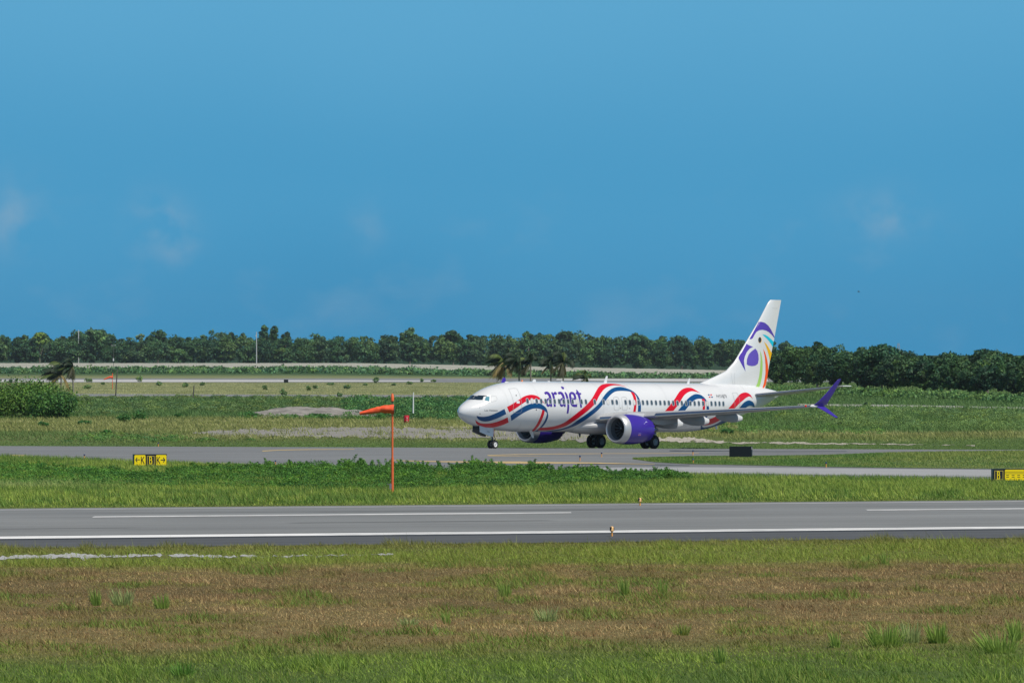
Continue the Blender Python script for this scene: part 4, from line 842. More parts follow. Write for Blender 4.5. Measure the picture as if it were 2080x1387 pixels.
# ---- long green grass between runway and taxiway
def field_mid():
    n = 420000; Y = np.sqrt(rng.uniform(300 ** 2, 478 ** 2, n)); X = (Y * HALF * 1.1 + 10) * rng.uniform(-1, 1, n)
    u1 = Y - RS * X; px, py = to_px(X, Y, ter(X, Y)); k = (u1 > 326.2) & (py > np.interp(px, near_edge[:, 0], near_edge[:, 1]) + .6) & (Y - TS * X < 476); X, Y, px, py, u1 = X[k], Y[k], px[k], py[k], u1[k]; n = len(X)
    patch = fbm(X / 3.0, Y / 8, 21); fine = rng.random(n); up = sm(u1, 352, 372) * sm(px, 1500, 1200)
    c = mixc(L_(100, 122, 50)[None], L_(134, 148, 66)[None], sm(fine + .7 * (patch - .5), .2, .9)); c = mixc(c, np.repeat(L_(72, 104, 44)[None], n, 0), (patch > .56) * .7)
    c = mixc(c, np.repeat(L_(126, 128, 74)[None], n, 0), (fine < .12) * .7); c = mixc(c, np.repeat(L_(128, 140, 84)[None], n, 0), sm(px, 420, 60) * sm(u1, 362, 372) * (1 - sm(u1, 378, 392)) * .8)
    brown = (1 - sm(u1, 327, 331)); c = mixc(c, np.repeat(L_(104, 100, 56)[None], n, 0), brown * .8); c *= rng.uniform(.6, 1.3, n)[:, None]
    h = (.14 + .20 * rng.random(n) + .14 * patch) * sm(u1, 325, 338) + .05
    blades('verge_grass', X, Y, h, .04 + .025 * rng.random(n), c, lean=.35, tri=True, label='long bright green grass between the runway and the taxiway', cat='grass')
field_mid()

# ---- bank of leafy weeds along the taxiway edge
def weed_bank():
    Lb, per, cols = [], [], []
    top = [(-60, 934), (0, 934), (120, 944), (250, 950), (270, 958), (345, 958), (360, 944), (430, 944), (540, 940), (600, 948), (650, 940), (690, 948), (712, 931), (740, 944), (800, 946), (850, 941), (880, 948), (960, 938), (1000, 942), (1030, 951), (1085, 943), (1120, 955), (1190, 950), (1230, 958), (1300, 962), (1350, 957), (1380, 965), (1450, 972)]
    tx_, ty_ = zip(*top)
    for _ in range(2300):
        px = rng.uniform(-120, 1400); f = rng.random() ** .8; lo = np.interp(px, [-100, 300, 700, 1100, 1400], [978, 984, 992, 985, 970]); hi = np.interp(px, tx_, ty_) + 7
        py = hi + (lo - hi) * f
        if px > 1150 and rng.random() < (px - 1150) / 330: continue
        p = G(px, py + 6); s = scale_at(p); r = rng.uniform(.30, .62) * (1.15 - .4 * f); hgt = rng.uniform(.28, .62) * (1 - .45 * f) * (1.0 if px > 540 else .75)
        Lb.append((p.x, p.y, p.z + hgt * .55, r * 1.25, r * 1.25, hgt * .62)); per.append(int(95 * r / .45)); t = rng.random()
        cols.append(mixc(L_(44, 80, 29)[None], L_(74, 110, 41)[None], np.array([t]))[0] * (1.0 if px > 260 else 1.12))
    for px, y0, y1 in ((712, 933, 955), (730, 938, 956), (655, 941, 956), (545, 940, 954), (1085, 944, 962), (1100, 946, 962), (1188, 951, 968), (1355, 957, 973), (1280, 962, 972), (960, 939, 957), (985, 941, 957), (850, 941, 958), (820, 944, 958), (440, 943, 955), (1040, 950, 962)):
        p = G(px, y1 + 6); s = scale_at(p)
        for k in range(7): Lb.append((p.x + rng.normal(0, .28), p.y + rng.normal(0, .4), p.z + (y1 + 6 - y0) / s * rng.uniform(.35, .88), .28, .28, .22)); per.append(46); cols.append(L_(62, 98, 36))
    for _ in range(420):       # feathery shoots standing out of the bank
        px = rng.uniform(-100, 1400); hi = np.interp(px, tx_, ty_); lo = np.interp(px, [-100, 300, 700, 1100, 1400], [972, 978, 985, 980, 970]); py = hi + 9 + (lo - hi - 9) * rng.random() ** 1.6; p = G(px, py)
        hs = rng.uniform(.35, .62) * (1.15 if px > 540 else .7) * (1.15 - .45 * (py - hi) / (lo - hi)); dx, dy = rng.normal(-.12, .25), rng.normal(0, .2); col = L_(60, 100, 36) if rng.random() < .7 else L_(88, 124, 48)
        for k in range(5): f = .45 + .14 * k; Lb.append((p.x + dx * f * f, p.y + dy * f * f, p.z + hs * f, .16 - .02 * k, .16 - .02 * k, .07)); per.append(10); cols.append(col)
    V, f, c = lobe_leaves(Lb, (np.array(per) * 1.85).astype(int), .066, np.array(cols), quad=False, under=.5)
    obj('weed_bank', np_mesh('weed_bank', V, [f], c), M_LEAF, kind='stuff', label='bank of dark green leafy weeds along the near taxiway edge', cat='weeds')
weed_bank()

# ---- grass on the verge island and beyond the taxiway
def field_far():
    n = 60000; px = rng.uniform(1286, 2400, n); up = np.interp(px, [1286, 1330, 1400, 1570, 1680, 1800, 1950, 2080, 2400], [932.6, 929.5, 927.3, 926, 924.5, 920.5, 918, 916.5, 914.5]); lo = np.interp(px, [1286, 1330, 1400, 1570, 1680, 1800, 1950, 2080, 2400], [933.4, 939.5, 943.5, 947, 949.3, 951, 952.6, 953.5, 956])
    YU = np.array([G(x, y).y for x, y in zip(np.linspace(1286, 2400, 80), np.interp(np.linspace(1286, 2400, 80), np.sort(px)[::750], up[np.argsort(px)][::750]))]); YL = np.array([G(x, y).y for x, y in zip(np.linspace(1286, 2400, 80), np.interp(np.linspace(1286, 2400, 80), np.sort(px)[::750], lo[np.argsort(px)][::750]))])
    g = np.linspace(1286, 2400, 80); t = rng.random(n); Y = np.interp(px, g, YL) * (1 - t) + np.interp(px, g, YU) * t; X = Y * (px - CX) / F
    patch = fbm(X / 4, Y / 9, 31); c = mixc(L_(78, 108, 50)[None], L_(116, 126, 66)[None], sm(patch + .4 * (rng.random(n) - .5) + sm(px, 1700, 2000) * .35, .4, .8)) * rng.uniform(.7, 1.25, n)[:, None]
    h = (.06 + .09 * rng.random(n)) * (1 + 1.3 * sm(px, 1650, 1850) * sm(t, .3, .9)) * np.minimum(1, .35 + 4 * np.minimum(t, 1 - t))
    blades('island_grass', X, Y, h, .04 + .03 * rng.random(n), c, tri=True, z0=ter(X, Y) + .05, label='short green grass on the verge between the two taxiway arms', cat='grass')
    n = 440000; Y = np.exp(rng.uniform(np.log(505), np.log(1650), n)); X = Y * HALF * 1.25 * rng.uniform(-1, 1, n)
    px, py = to_px(X, Y, 0 * X); k = (Y - TS * X > 528.5)
    gp = (px > 390) & (px < 1215) & (py > np.interp(px, [385, 450, 560, 660, 800, 965, 1100, 1210], [881, 874, 870, 867.5, 868.5, 872, 876, 880]) - 0) & (py < np.interp(px, [385, 450, 560, 660, 800, 965, 1100, 1210], [882, 884, 886.5, 888, 889, 891, 893, 898]))
    gp |= (px > 1330) & (px < 1470) & (py > 888) & (py < 898); gp |= (px > 1400) & (px < 1950) & (np.abs(py - np.interp(px, [1400, 1560, 1700, 1850, 1980], [898.3, 899.9, 901.4, 903, 905.2])) < 1.2)
    gp |= (px < 1500) & (np.abs(py - np.interp(px, [0, 900, 1500], [802.6, 805.2, 806.5])) < 3.0); gp |= (px > 1600) & (np.abs(py - np.interp(px, [1620, 1800, 2080], [822.5, 824.7, 830])) < 2.4)
    k &= ~(gp & (rng.random(n) > .02 + .55 * (fbm(X / 1.8, Y / 7, 47) > .57))); X, Y, px, py = X[k], Y[k], px[k], py[k]; n = len(X)
    patch = fbm(X / 7, Y / 22, 41); streak = fbm(X / 30, Y / 9, 43); v = py + 14 * (fbm(X / 12, Y / 30, 44) - .5)
    green, olive, straw, dark = L_(86, 106, 54), L_(112, 118, 66), L_(146, 144, 96), L_(78, 104, 56)
    c = np.repeat(green[None], n, 0); ol = sm(v, 897, 889); c = mixc(c, mixc(olive[None], straw[None], sm(streak + .3 * (rng.random(n) - .5), .45, .8)), ol)
    lv = sm(px, 500, 100) * sm(v, 872, 884); c = mixc(c, np.repeat(dark[None], n, 0), lv * .8)
    band_d = np.where(px < 1500, sm(v, 850, 844) * sm(v, 806, 811), sm(v, 883, 876)); c = mixc(c, np.repeat(dark[None], n, 0), band_d)
    fl = sm(v, 808, 803) * (px < 1560); c = mixc(c, mixc(L_(150, 150, 108)[None], L_(112, 120, 76)[None], sm(patch, .45, .7)), fl)
    c *= rng.uniform(.7, 1.25, n)[:, None]; h = (.10 + .08 * rng.random(n)) + .34 * ol * (1 - fl) * (.4 + patch) * rng.random(n) + .35 * band_d * rng.random(n)
    h *= np.where((v > 893), .75, 1); w = .05 + .06 * rng.random(n) * Y / 600
    blades('field_grass', X, Y, h, w, c, tri=True, lean=.45, label='rough olive and green grass of the field behind the taxiway', cat='grass')
field_far()

# ---- knee-high scrub belts across the field
def scrub():
    Lb, per, cols, size = [], [], [], []
    def belt(x0, x1, up, lo, n, h0, h1, ca, cb, leaves, sz, gap=.45, seed=3):
        xs_u, ys_u = zip(*up); xs_l, ys_l = zip(*lo)
        for _ in range(n):
            px = rng.uniform(x0, x1); a, b = np.interp(px, xs_u, ys_u), np.interp(px, xs_l, ys_l); py = rng.uniform(a, b)
            p = G(px, py)
            if float(fbm(np.array(p.x / 9), np.array(p.y / 40), seed)) < gap: continue
            h = rng.uniform(h0, h1); r = h * rng.uniform(.9, 1.7); Lb.append((p.x, p.y, p.z + h * .45, r, r, h * .6)); per.append(leaves); cols.append(mixc(np.array([ca]), np.array([cb]), np.array([rng.random()]))[0]); size.append(sz * p.y / 800)
    D1, D2 = L_(66, 90, 50), L_(98, 116, 66)
    belt(-150, 960, [(-150, 808), (960, 811)], [(-150, 846), (500, 842), (960, 850)], 1500, .35, .75, D1, D2, 110, .115, .50)
    belt(700, 1000, [(700, 812), (1000, 815)], [(700, 848), (1000, 858)], 380, .5, 1.0, L_(50, 86, 48), L_(72, 108, 58), 100, .15, .2)
    belt(1440, 2300, [(1440, 824), (1700, 832), (2300, 842)], [(1440, 866), (1700, 872), (2300, 882)], 1500, .45, 1.0, L_(74, 100, 54), L_(100, 122, 68), 120, .105, .50)
    belt(-150, 520, [(-150, 878), (520, 892)], [(-150, 902), (520, 897)], 300, .2, .42, L_(66, 100, 50), L_(86, 116, 56), 50, .12, .5, 6)
    belt(480, 900, [(480, 842), (900, 850)], [(480, 850), (900, 856)], 130, .25, .5, L_(60, 96, 48), L_(80, 112, 56), 60, .12, .42, 9)
    belt(1440, 1800, [(1440, 862), (1800, 868)], [(1440, 882), (1800, 886)], 140, .2, .5, L_(70, 104, 50), L_(90, 122, 58), 60, .12, .4, 12)
    V, f, c = lobe_leaves(Lb, np.array(per), np.array(size), np.array(cols), under=.4)
    obj('scrub', np_mesh('scrub', V, [f], c), M_LEAF, kind='stuff', label='belts of dark green knee-high scrub across the airfield', cat='scrub')
    Lb, per, cols, size = [], [], [], []
    # bushes in front of the boundary wall and below the right-hand wood
    for _ in range(900):
        px = rng.uniform(-200, 1560); Y = np.interp(px, [-200, 0, 300, 720, 1000, 1250, 1500], [2600, 2600, 2650, 2650, 2620, 2600, 2560]) * rng.uniform(.90, 1.05); p = at_dist(px, Y)
        h = rng.uniform(.9, 2.2) * (1.25 if rng.random() < .12 else 1); Lb.append((p.x, p.y, p.z + h * .45, h * 1.3, h * 1.3, h * .62)); per.append(40); cols.append(mixc(L_(60, 92, 56)[None], L_(82, 112, 68)[None], np.array([rng.random()]))[0]); size.append(.75)
    for _ in range(420):
        px = rng.uniform(1540, 2300); Y = np.interp(px, [1540, 1800, 2080, 2300], [1290, 1120, 1015, 975]) * rng.uniform(.955, 1.0); p = at_dist(px, Y)
        h = rng.uniform(.6, 1.5); Lb.append((p.x, p.y, h * .45, h * 1.4, h * 1.4, h * .62)); per.append(44); cols.append(mixc(L_(60, 92, 50)[None], L_(86, 114, 62)[None], np.array([rng.random()]))[0]); size.append(.32)
    V, f, c = lobe_leaves(Lb, np.array(per), np.array(size), np.array(cols), under=.4)
    obj('thicket', np_mesh('thicket', V, [f], c), M_LEAF, kind='stuff', label='low thicket along the foot of the boundary wall and the wood', cat='thicket')
scrub()

# ---- woodland on the skyline
def tree_parts(px, Y, top, R, col, leaf, k=16, per=110, seed=1, base_frac=.28):
    p = at_dist(px, Y); ht = CAMH + (YH - top) * Y / F; cb = p.z + (ht - p.z) * base_frac
    Lb = crown_lobes((0, 0, (ht + cb) / 2 + .04 * ht), R, (ht - cb) * .92, k, seed)
    V, f, c = lobe_leaves(Lb, np.full(len(Lb), per), leaf, col, under=.5); return p, ht, cb, V, f, c
SKY_L = [(-300, 680), (-60, 676), (0, 678), (30, 686), (80, 676), (115, 685), (140, 676), (165, 668), (205, 670), (240, 686), (285, 690), (310, 684), (345, 684), (400, 682), (440, 676), (500, 680), (560, 684), (620, 687), (700, 683), (760, 682), (800, 680), (870, 677), (930, 674), (1000, 678), (1040, 680), (1090, 676), (1180, 675), (1230, 682), (1270, 680), (1330, 684), (1400, 683), (1450, 684), (1500, 686), (1600, 690)]
SKY_R = [(1470, 715), (1560, 700), (1600, 700), (1640, 695), (1700, 702), (1750, 706), (1790, 702), (1830, 708), (1890, 722), (1930, 716), (2000, 712), (2080, 714), (2300, 716), (2600, 720)]
G1, G2, G3 = L_(49, 80, 50), L_(68, 96, 56), L_(39, 68, 46)
def woodland():
    Vs, Fs, Cs, o = [], [], [], 0
    def put(px, Y, top, R, col, leaf, k, per):
        nonlocal o
        p, ht, cb, V, f, c = tree_parts(px, Y, top, R, col, leaf, k, per, int(rng.integers(1e9)), .06); Vs.append(V + np.array([[p.x, p.y, 0]])); Fs.append(f + o); Cs.append(c); o += len(V)
    for row, (dy, drop, n) in enumerate(((40, 20, 80), (90, 9, 80), (150, 3, 85), (230, 1, 85))):
        for i in range(n):
            px = -260 + (1860 + 0) * (i + rng.uniform(0, 1)) / n; Y = np.interp(px, [-200, 250, 700, 1000, 1250, 1500, 1640], [2900, 2900, 2900, 2900, 2900, 2890, 2880]) + dy
            top = np.interp(px, *zip(*SKY_L)) - 6 + drop * (.4 + rng.random()) + rng.normal(0, 3.2)
            t = rng.random(); put(px, Y, top, rng.uniform(2.6, 7.0), [G1 * (1 - t) + G2 * t, G1, G3, L_(60, 84, 56), L_(74, 98, 56)][rng.choice(5, p=[.45, .2, .17, .1, .08])], .66, 24, 62)
    for i in range(90):       # the wood goes on beyond the left of the picture
        put(-1100 + 840 * (i + rng.random()) / 90, 2960 + rng.uniform(0, 150), 676 + rng.normal(0, 4), rng.uniform(4, 7), G1 * .7 + G2 * .3, .9, 16, 60)
    for row, (dy, drop, n) in enumerate(((0, 30, 42), (14, 16, 42), (30, 5, 44), (55, 1, 44))):
        for i in range(n):
            px = 1565 + 760 * (i + rng.uniform(0, 1)) / n; Y = np.interp(px, [1560, 1700, 1900, 2080, 2300], [1330, 1200, 1100, 1040, 1000]) + dy
            top = np.interp(px, *zip(*SKY_R)) - 4 + drop * (.4 + rng.random()) + rng.normal(0, 1.6)
            t = rng.random(); put(px, Y, top, rng.uniform(1.4, 3.4), [G1 * (1 - t) + G2 * t, G1, G3, L_(62, 88, 52)][rng.choice(4, p=[.45, .2, .22, .13])] * .86, .33, 23, 98)
    obj('woodland', np_mesh('woodland', np.concatenate(Vs), [np.concatenate(Fs)], np.concatenate(Cs)), M_LEAF, kind='stuff', label='dense dark green wood closing the horizon behind the airfield', cat='woodland')
woodland()
# trees that stand out of the wood, each a thing of its own
def standout(label, px, Y, top, R, col, leaf, k, per, seed, base=.35):
    p, ht, cb, V, f, c = tree_parts(px, Y, top, R, col, leaf, k, per, seed, base)
    t = thing('broadleaf_tree', label, 'tree', (p.x, p.y, 0), 'trees rising above the wood')
    obj('crown', np_mesh('crown', V, [f], c), M_LEAF, t)
    mb = MB().tube([(0, 0, -.2), (.15, 0, cb * .6), (-.1, .1, cb + ht * .25)], [ht * .028, ht * .020, ht * .012], 8)
    for a in (.4, 2.3, 4.4): mb.tube([(0, 0, cb * .8), (R * .4 * math.cos(a), R * .4 * math.sin(a), cb + ht * .22)], [ht * .012, ht * .006], 6)
    mb.build('trunk', M_BARK, t)
standout('broad round tree crown just right of the white concrete pole', 190, 2990, 665, 8.5, G2, 1.0, 20, 110, 21)
standout('pale green tree top at the far left of the skyline', 80, 2960, 673, 4.6, L_(92, 118, 62), .9, 14, 90, 22)
standout('dome-shaped dark tree standing up alone between skyline dips', 320, 3020, 667, 5.2, G1, .95, 16, 100, 23)
standout('small thin pale tree in the skyline gap left of the dome-shaped tree', 285, 3030, 675, 2.2, L_(98, 118, 84), .7, 8, 40, 24, .6)
standout('tallest tree on the skyline beside the grey pole, with gaps in its crown', 545, 3010, 661, 5.4, G1, .85, 14, 80, 25, .5)
standout('small rounded tree top next to the tallest skyline tree', 580, 3010, 670, 2.6, G3, .85, 9, 80, 26, .55)
standout('tree with an open layered crown above the wood left of the airliner', 832, 3000, 667, 5.0, G2, .9, 13, 85, 27, .5)
standout('wide tree crown on the skyline above the airliner nose', 920, 2980, 672, 6.5, G1, .95, 17, 95, 28)
standout('tufted small tree top above the palm trees', 1073, 2960, 669, 2.4, G2, .8, 8, 70, 29, .6)
standout('ragged dark tree on the skyline above the lettering', 1150, 2960, 671, 5.0, G3, .9, 14, 90, 30)
standout('large rounded crown on the skyline above the overwing exits', 1295, 2960, 672, 6.0, G1, .85, 17, 110, 31)
standout('dark bushy tree just left of the tail fin', 1385, 2960, 679, 5.0, G3, .85, 15, 100, 32)
standout('lone small round tree top sticking up right of the tail fin', 1660, 1290, 690, 1.3, G3, .34, 9, 80, 33, .62)
standout('big rounded tree crown left of the distant mast', 1790, 1165, 699, 4.4, G1, .42, 20, 190, 34)
standout('dark tree with a humped top near the right edge', 2005, 1150, 702, 1.7, G3, .40, 10, 110, 35, .5)
standout('distant bluish tree top left of the humped dark tree', 1930, 1250, 711, 2.4, L_(52, 84, 62), .42, 12, 90, 36)

# ---- big leafy bush at the left edge, and single shrubs in the field
def shrub(label, px, py, wpx, hpx, col, leaf, k, per, seed, group=None, Y=None, name='shrub'):
    p = G(px, py) if Y is None else at_dist(px, Y); s = scale_at(p); R = wpx / 2 / s; ht = hpx / s; g = np.random.default_rng(seed)
    Lb = []
    for _ in range(k):
        a = g.uniform(0, 2 * np.pi); r = math.sqrt(g.random()) * .72; q = (1 - r * r) ** .5; rr = g.uniform(.24, .42)
        Lb.append((R * r * math.cos(a), R * r * math.sin(a) * .8, ht * (.10 + .66 * q * g.random() ** .5 * g.uniform(.65, 1.25)), R * rr * 1.1, R * rr * 1.1, ht * rr))
    V, f, c = lobe_leaves(Lb, np.full(k, per), leaf, col, quad=True, under=.5)
    t = thing(name, label, 'shrub', (p.x, p.y, p.z), group); obj('foliage', np_mesh('foliage', V, [f], c), M_LEAF, t)
    mb = MB()
    for _ in range(4): a = g.uniform(0, 6.28); mb.tube([(.1 * R * math.cos(a), .1 * R * math.sin(a), -.05), (.45 * R * math.cos(a), .45 * R * math.sin(a), ht * .6)], [.012 * ht + .008, .006], 5)
    mb.build('stem', M_BARK, t); return t
shrub('large leafy green bush standing at the left edge of the picture', 40, 848, 250, 70, L_(72, 102, 44), .22, 120, 150, 51, name='bush')
shrub('lower dark green bush leaning against the right side of the large bush', 108, 850, 110, 58, L_(58, 92, 42), .24, 44, 120, 52, name='bush')
SH = [('dark rounded shrub in the field right of the two dark ones below the short post', 283, 853, 40, 18, 0), ('dark shrub below the tall bare pole', 250, 857, 28, 16, 0), ('small dark shrub left of the gravel edge', 363, 848, 18, 9, 0), ('small shrub in pale grass right of the large bush', 88, 866, 22, 9, 0), ('flat small shrub in pale grass below the dark shrubs', 172, 862, 28, 8, 0),
      ('low leafy shrub near the taxiway edge, above the left sign', 216, 884, 24, 11, 0), ('dark leafy shrub at the left end of the gravel mound', 505, 849, 46, 13, 0), ('spreading leafy shrub in front of the gravel mound', 575, 846, 44, 16, 0), ('leafy shrub in front of the right end of the gravel mound', 650, 851, 60, 12, 0), ('small leafy shrub behind the windsock pole', 772, 852, 22, 10, 0), ('dark shrub low in the grass below the tailplane', 1478, 883, 34, 12, 1)]
for i, (lb, px, py, w_, h_, _) in enumerate(SH): shrub(lb, px, py, w_, h_, L_(54, 94, 44), .12, 16, 60, 60 + i, 'single shrubs in the rough grass')
FAR = [(178, 777, 20, 10), (283, 776, 16, 13), (322, 784, 18, 9), (375, 787, 14, 10), (412, 783, 10, 7), (180, 790, 24, 8), (210, 782, 10, 6), (538, 792, 12, 9), (575, 803, 18, 12), (628, 793, 12, 9), (640, 789, 9, 7), (705, 790, 16, 9), (672, 782, 14, 5), (764, 778, 18, 12), (832, 781, 14, 6), (858, 776, 10, 8), (880, 776, 12, 6), (742, 783, 10, 5), (800, 783, 10, 5), (867, 812, 10, 8), (690, 806, 12, 8), (1888, 838, 14, 8), (1760, 826, 14, 7), (1960, 833, 18, 8)]
for i, (px, py, w_, h_) in enumerate(FAR): shrub('small shrub dotted about the pale field in front of the far wood', px, py, w_, h_, L_(90, 114, 70), .30, 8, 26, 90 + i, 'small shrubs dotted about the far field')

# ---- tufts of tall grass in the mown field
def tuft(label, px, py, wpx, hpx, col, n, seed):
    p = G(px, py); s = scale_at(p); R = wpx / 2 / s; ht = hpx / s; g = np.random.default_rng(seed)
    mb = MB(); V, Fq, Ft, C = [], [], [], []
    for i in range(n):
        a = g.uniform(0, 6.28); r = R * .8 * math.sqrt(g.random()); b = np.array([r * math.cos(a), r * math.sin(a), -.01]); h = ht * g.uniform(.25, 1.15); out = np.array([math.cos(a) * R * g.uniform(.1, .9) - .12 * h, math.sin(a) * R * g.uniform(.1, .7), h])
        y = g.uniform(0, 3.14); w_ = np.array([math.cos(y), math.sin(y), 0]) * g.uniform(.005, .011); m = b + out * .55; m[2] += h * .10; k = len(V)
        V += [b - w_, b + w_, m - w_, m + w_, b + out]; Fq.append((k, k + 1, k + 3, k + 2)); Ft.append((k + 2, k + 3, k + 4)); C += [np.array(col) * g.uniform(.7, 1.35)] * 5
    o = obj('grass_tuft', np_mesh('grass_tuft', np.array(V), [np.array(Fq), np.array(Ft)], np.array(C)), M_GRASS, label=label, cat='grass tuft', group='tufts of tall grass in the mown field', loc=(p.x, p.y, p.z))
TG, TB = L_(112, 134, 62), L_(126, 138, 88)
TU = [('upright green tuft below the middle of the runway, casting a dark shadow', 1027, 1212, 26, 32, TG, 130), ('tall thin tuft right of the runway light, upper brown field', 1269, 1209, 22, 36, TG, 110), ('soft grassy tuft right of the tall thin one', 1344, 1207, 28, 30, TG, 110), ('spiky pale tuft in the middle of the brown field', 1110, 1262, 50, 32, TB, 150), ('bluish small tuft left of the middle of the brown field', 831, 1270, 40, 18, TB, 110), ('slim green tuft beside the bluish one', 908, 1268, 18, 28, TG, 70),
      ('widest dark tuft in the lower right', 1800, 1314, 76, 50, TG, 330), ('bluish spiky tuft between two dark tufts, lower right', 1850, 1306, 40, 46, TB, 160), ('rounded dense green tuft, lower right', 1905, 1306, 44, 44, TG, 260), ('slim green tuft at the bottom, right of centre', 1464, 1346, 22, 36, TG, 100), ('green tuft near the bottom between the slim and the widest tuft', 1698, 1315, 22, 32, TG, 90), ('broad low tuft at the lower right corner', 2030, 1326, 80, 48, TG, 260), ('tall loose tuft near the right edge', 2064, 1300, 34, 46, TG, 140), ('loose green tuft in the upper left of the brown field', 250, 1230, 46, 36, TB, 180), ('thin green tuft at the far left of the brown field', 196, 1230, 24, 36, TG, 90), ('green tuft right of the loose one in the upper left', 330, 1236, 34, 32, TG, 110), ('small bright tuft at the bottom centre left', 700, 1362, 22, 24, TG, 80), ('dark leafy tuft at the bottom, left of centre', 370, 1372, 50, 32, L_(84, 118, 48), 150), ('yellowish tuft right of the centre of the brown field', 1385, 1290, 40, 26, L_(112, 124, 58), 120), ('small tuft on the green strip near the runway, right side', 1798, 1146, 18, 26, TG, 60), ('dark small tuft on the green strip right of the runway lights', 1760, 1142, 22, 16, TG, 60)]
for i, (lb, px, py, w_, h_, col, n) in enumerate(TU): tuft(lb, px, py, w_, h_, col, n, 200 + i)
# ------------------------------------------------------------------ boundary wall
def wall():
    M_W = mat('weathered_wall_block', (.72, .66, .57), .9, noise=(.35, .2)); M_P = mat('wall_post_concrete', (.76, .70, .61), .9)
    path = [(px, Y) for px, Y in ((-900, 2880), (400, 2880), (722, 2880), (1060, 2880), (1400, 2880), (1640, 2880))]
    P = [at_dist(*p) for p in path]; hw = 3.25
    t = thing('boundary_wall', 'long pale grey concrete boundary wall in front of the wood', 'wall', (0, 0, 0))
    pan = None; post = None; d0 = 3.5
    for a, b in zip(P[:-1], P[1:]):
        L = (b - a).length; dv = (b - a) / L; rz = math.atan2(dv.y, dv.x)
        if True:
            n = int(L / d0); st = L / n
            for i in range(n):
                c = a + dv * st * (i + .5)
                if pan is None:
                    pan = MB().box((0, 0, 0), (1, .18, hw)); pan = pan.build('panel', M_W, t); me = pan.data; post = MB().box((0, 0, 0), (.28, .30, hw + .12)).build('post', M_P, t); mp = post.data; o, q = pan, post
                else: o = obj('panel', me, None, t); q = obj('post', mp, None, t)
                hh = .12 * math.sin(i * 1.7) * .6
                o.location = (c.x, c.y, c.z + hw / 2 + hh * .5 - .1); o.rotation_euler = (0, 0, rz); o.scale = (st - .30, 1, 1); e = a + dv * st * i; q.location = (e.x, e.y, e.z + hw / 2 - .1); q.rotation_euler = (0, 0, rz)
    for px, Y in ((262, 2878), (734, 2878)):
        p = at_dist(px, Y); MB().box((0, 0, 0), (1.0, .08, 1.4)).build('notice_board', mat('notice_white', (.75, .75, .74), .6), t, loc=(p.x, p.y - .3, p.z + 1.5))
wall()

def pole(label, px, base, top, r, m, Y=None, name='utility_pole', cat='pole', bend=0.0, group=None):
    p = G(px, base) if Y is None else at_dist(px, Y); s = scale_at(p); ht = (base - top) / s if Y is None else CAMH + (YH - top) / s
    t = thing(name, label, cat, (p.x, p.y, p.z), group)
    MB().tube([(0, 0, -.3), (bend * .4, 0, ht * .4), (bend * .8, 0, ht * .75), (bend, 0, ht)], [r * 1.2, r * 1.05, r * .92, r * .8], 10).build('shaft', m, t, smooth=True); return t, ht
M_CPOLE = mat('pale_concrete_pole', (.56, .56, .57), .8, noise=(1.2, .15)); M_WOOD = mat('weathered_wood', (.085, .078, .075), .9, noise=(4, .4)); M_ORANGE = mat('orange_paint_matt', lin(234, 108, 60), .5, noise=(2, .08))
def poles():
    t, h = pole('white concrete pole standing against the wood at far left', 159.5, 0, 670, .26, M_CPOLE, Y=2960); MB().box((0, 0, h - .8), (1.2, .12, .12)).build('cross_arm', M_CPOLE, t)
    t, h = pole('grey concrete pole behind the wall beside the tallest tree', 521, 0, 674, .24, M_CPOLE, Y=2915); MB().box((-.35, 0, h - 1.8), (.5, .3, .4)).build('bracket', M_CPOLE, t)
    t, h = pole('thin lamp mast with twin heads in front of the wall', 230.5, 0, 702, .09, M_WOOD, Y=2700); MB().box((0, 0, h), (1.6, .1, .1)).box((-.7, 0, h + .15), (.4, .3, .3)).box((.7, 0, h + .15), (.4, .3, .3)).build('lamp_heads', M_CPOLE, t); MB().box((0, -.2, h - 6), (.5, .3, 1.2)).build('control_box', mat('control_box_white', (.75, .76, .78), .5), t)
    pole('tall bare dark trunk standing left of the far windsock', 234.5, 808, 750, .10, M_WOOD, name='bare_trunk', cat='post', bend=.32)
    pole('short dark leaning wooden post in the scrub', 391.5, 813, 783, .10, M_WOOD, name='wooden_post', cat='post', bend=.22)
    t, h = pole('white painted marker post near the red drum', 839, 851, 797, .085, mat('white_post_paint', (.74, .76, .78), .5), name='marker_post', cat='post', bend=.04)
    MB().tube([(0, 0, -.2), (0, 0, h * .22)], .088, 10).build('rusty_foot', M_WOOD, t)
    # lattice mast far beyond the right-hand wood
    p = at_dist(1825, 2600); t = thing('lattice_mast', 'thin grey lattice mast beyond the right-hand wood', 'mast', (p.x, p.y, 0)); h = CAMH + (YH - 697) * p.y / F
    for sx, sy in ((-1, -1), (1, -1), (1, 1), (-1, 1)): MB().tube([(sx * 1.3, sy * 1.3, 0), (sx * .25, sy * .25, h)], .12, 6).build('leg', mat('mast_steel', (.33, .36, .42), .6), t)
    mb = MB()
    for k in range(7):
        z0, z1 = h * k / 7, h * (k + 1) / 7; a, b = 1.3 - 1.05 * k / 7, 1.3 - 1.05 * (k + 1) / 7
        mb.tube([(-a, -a, z0), (b, -b, z1)], .06, 4).tube([(a, -a, z0), (-b, -b, z1)], .06, 4)
    mb.build('bracing', MATS['mast_steel'], t)
poles()

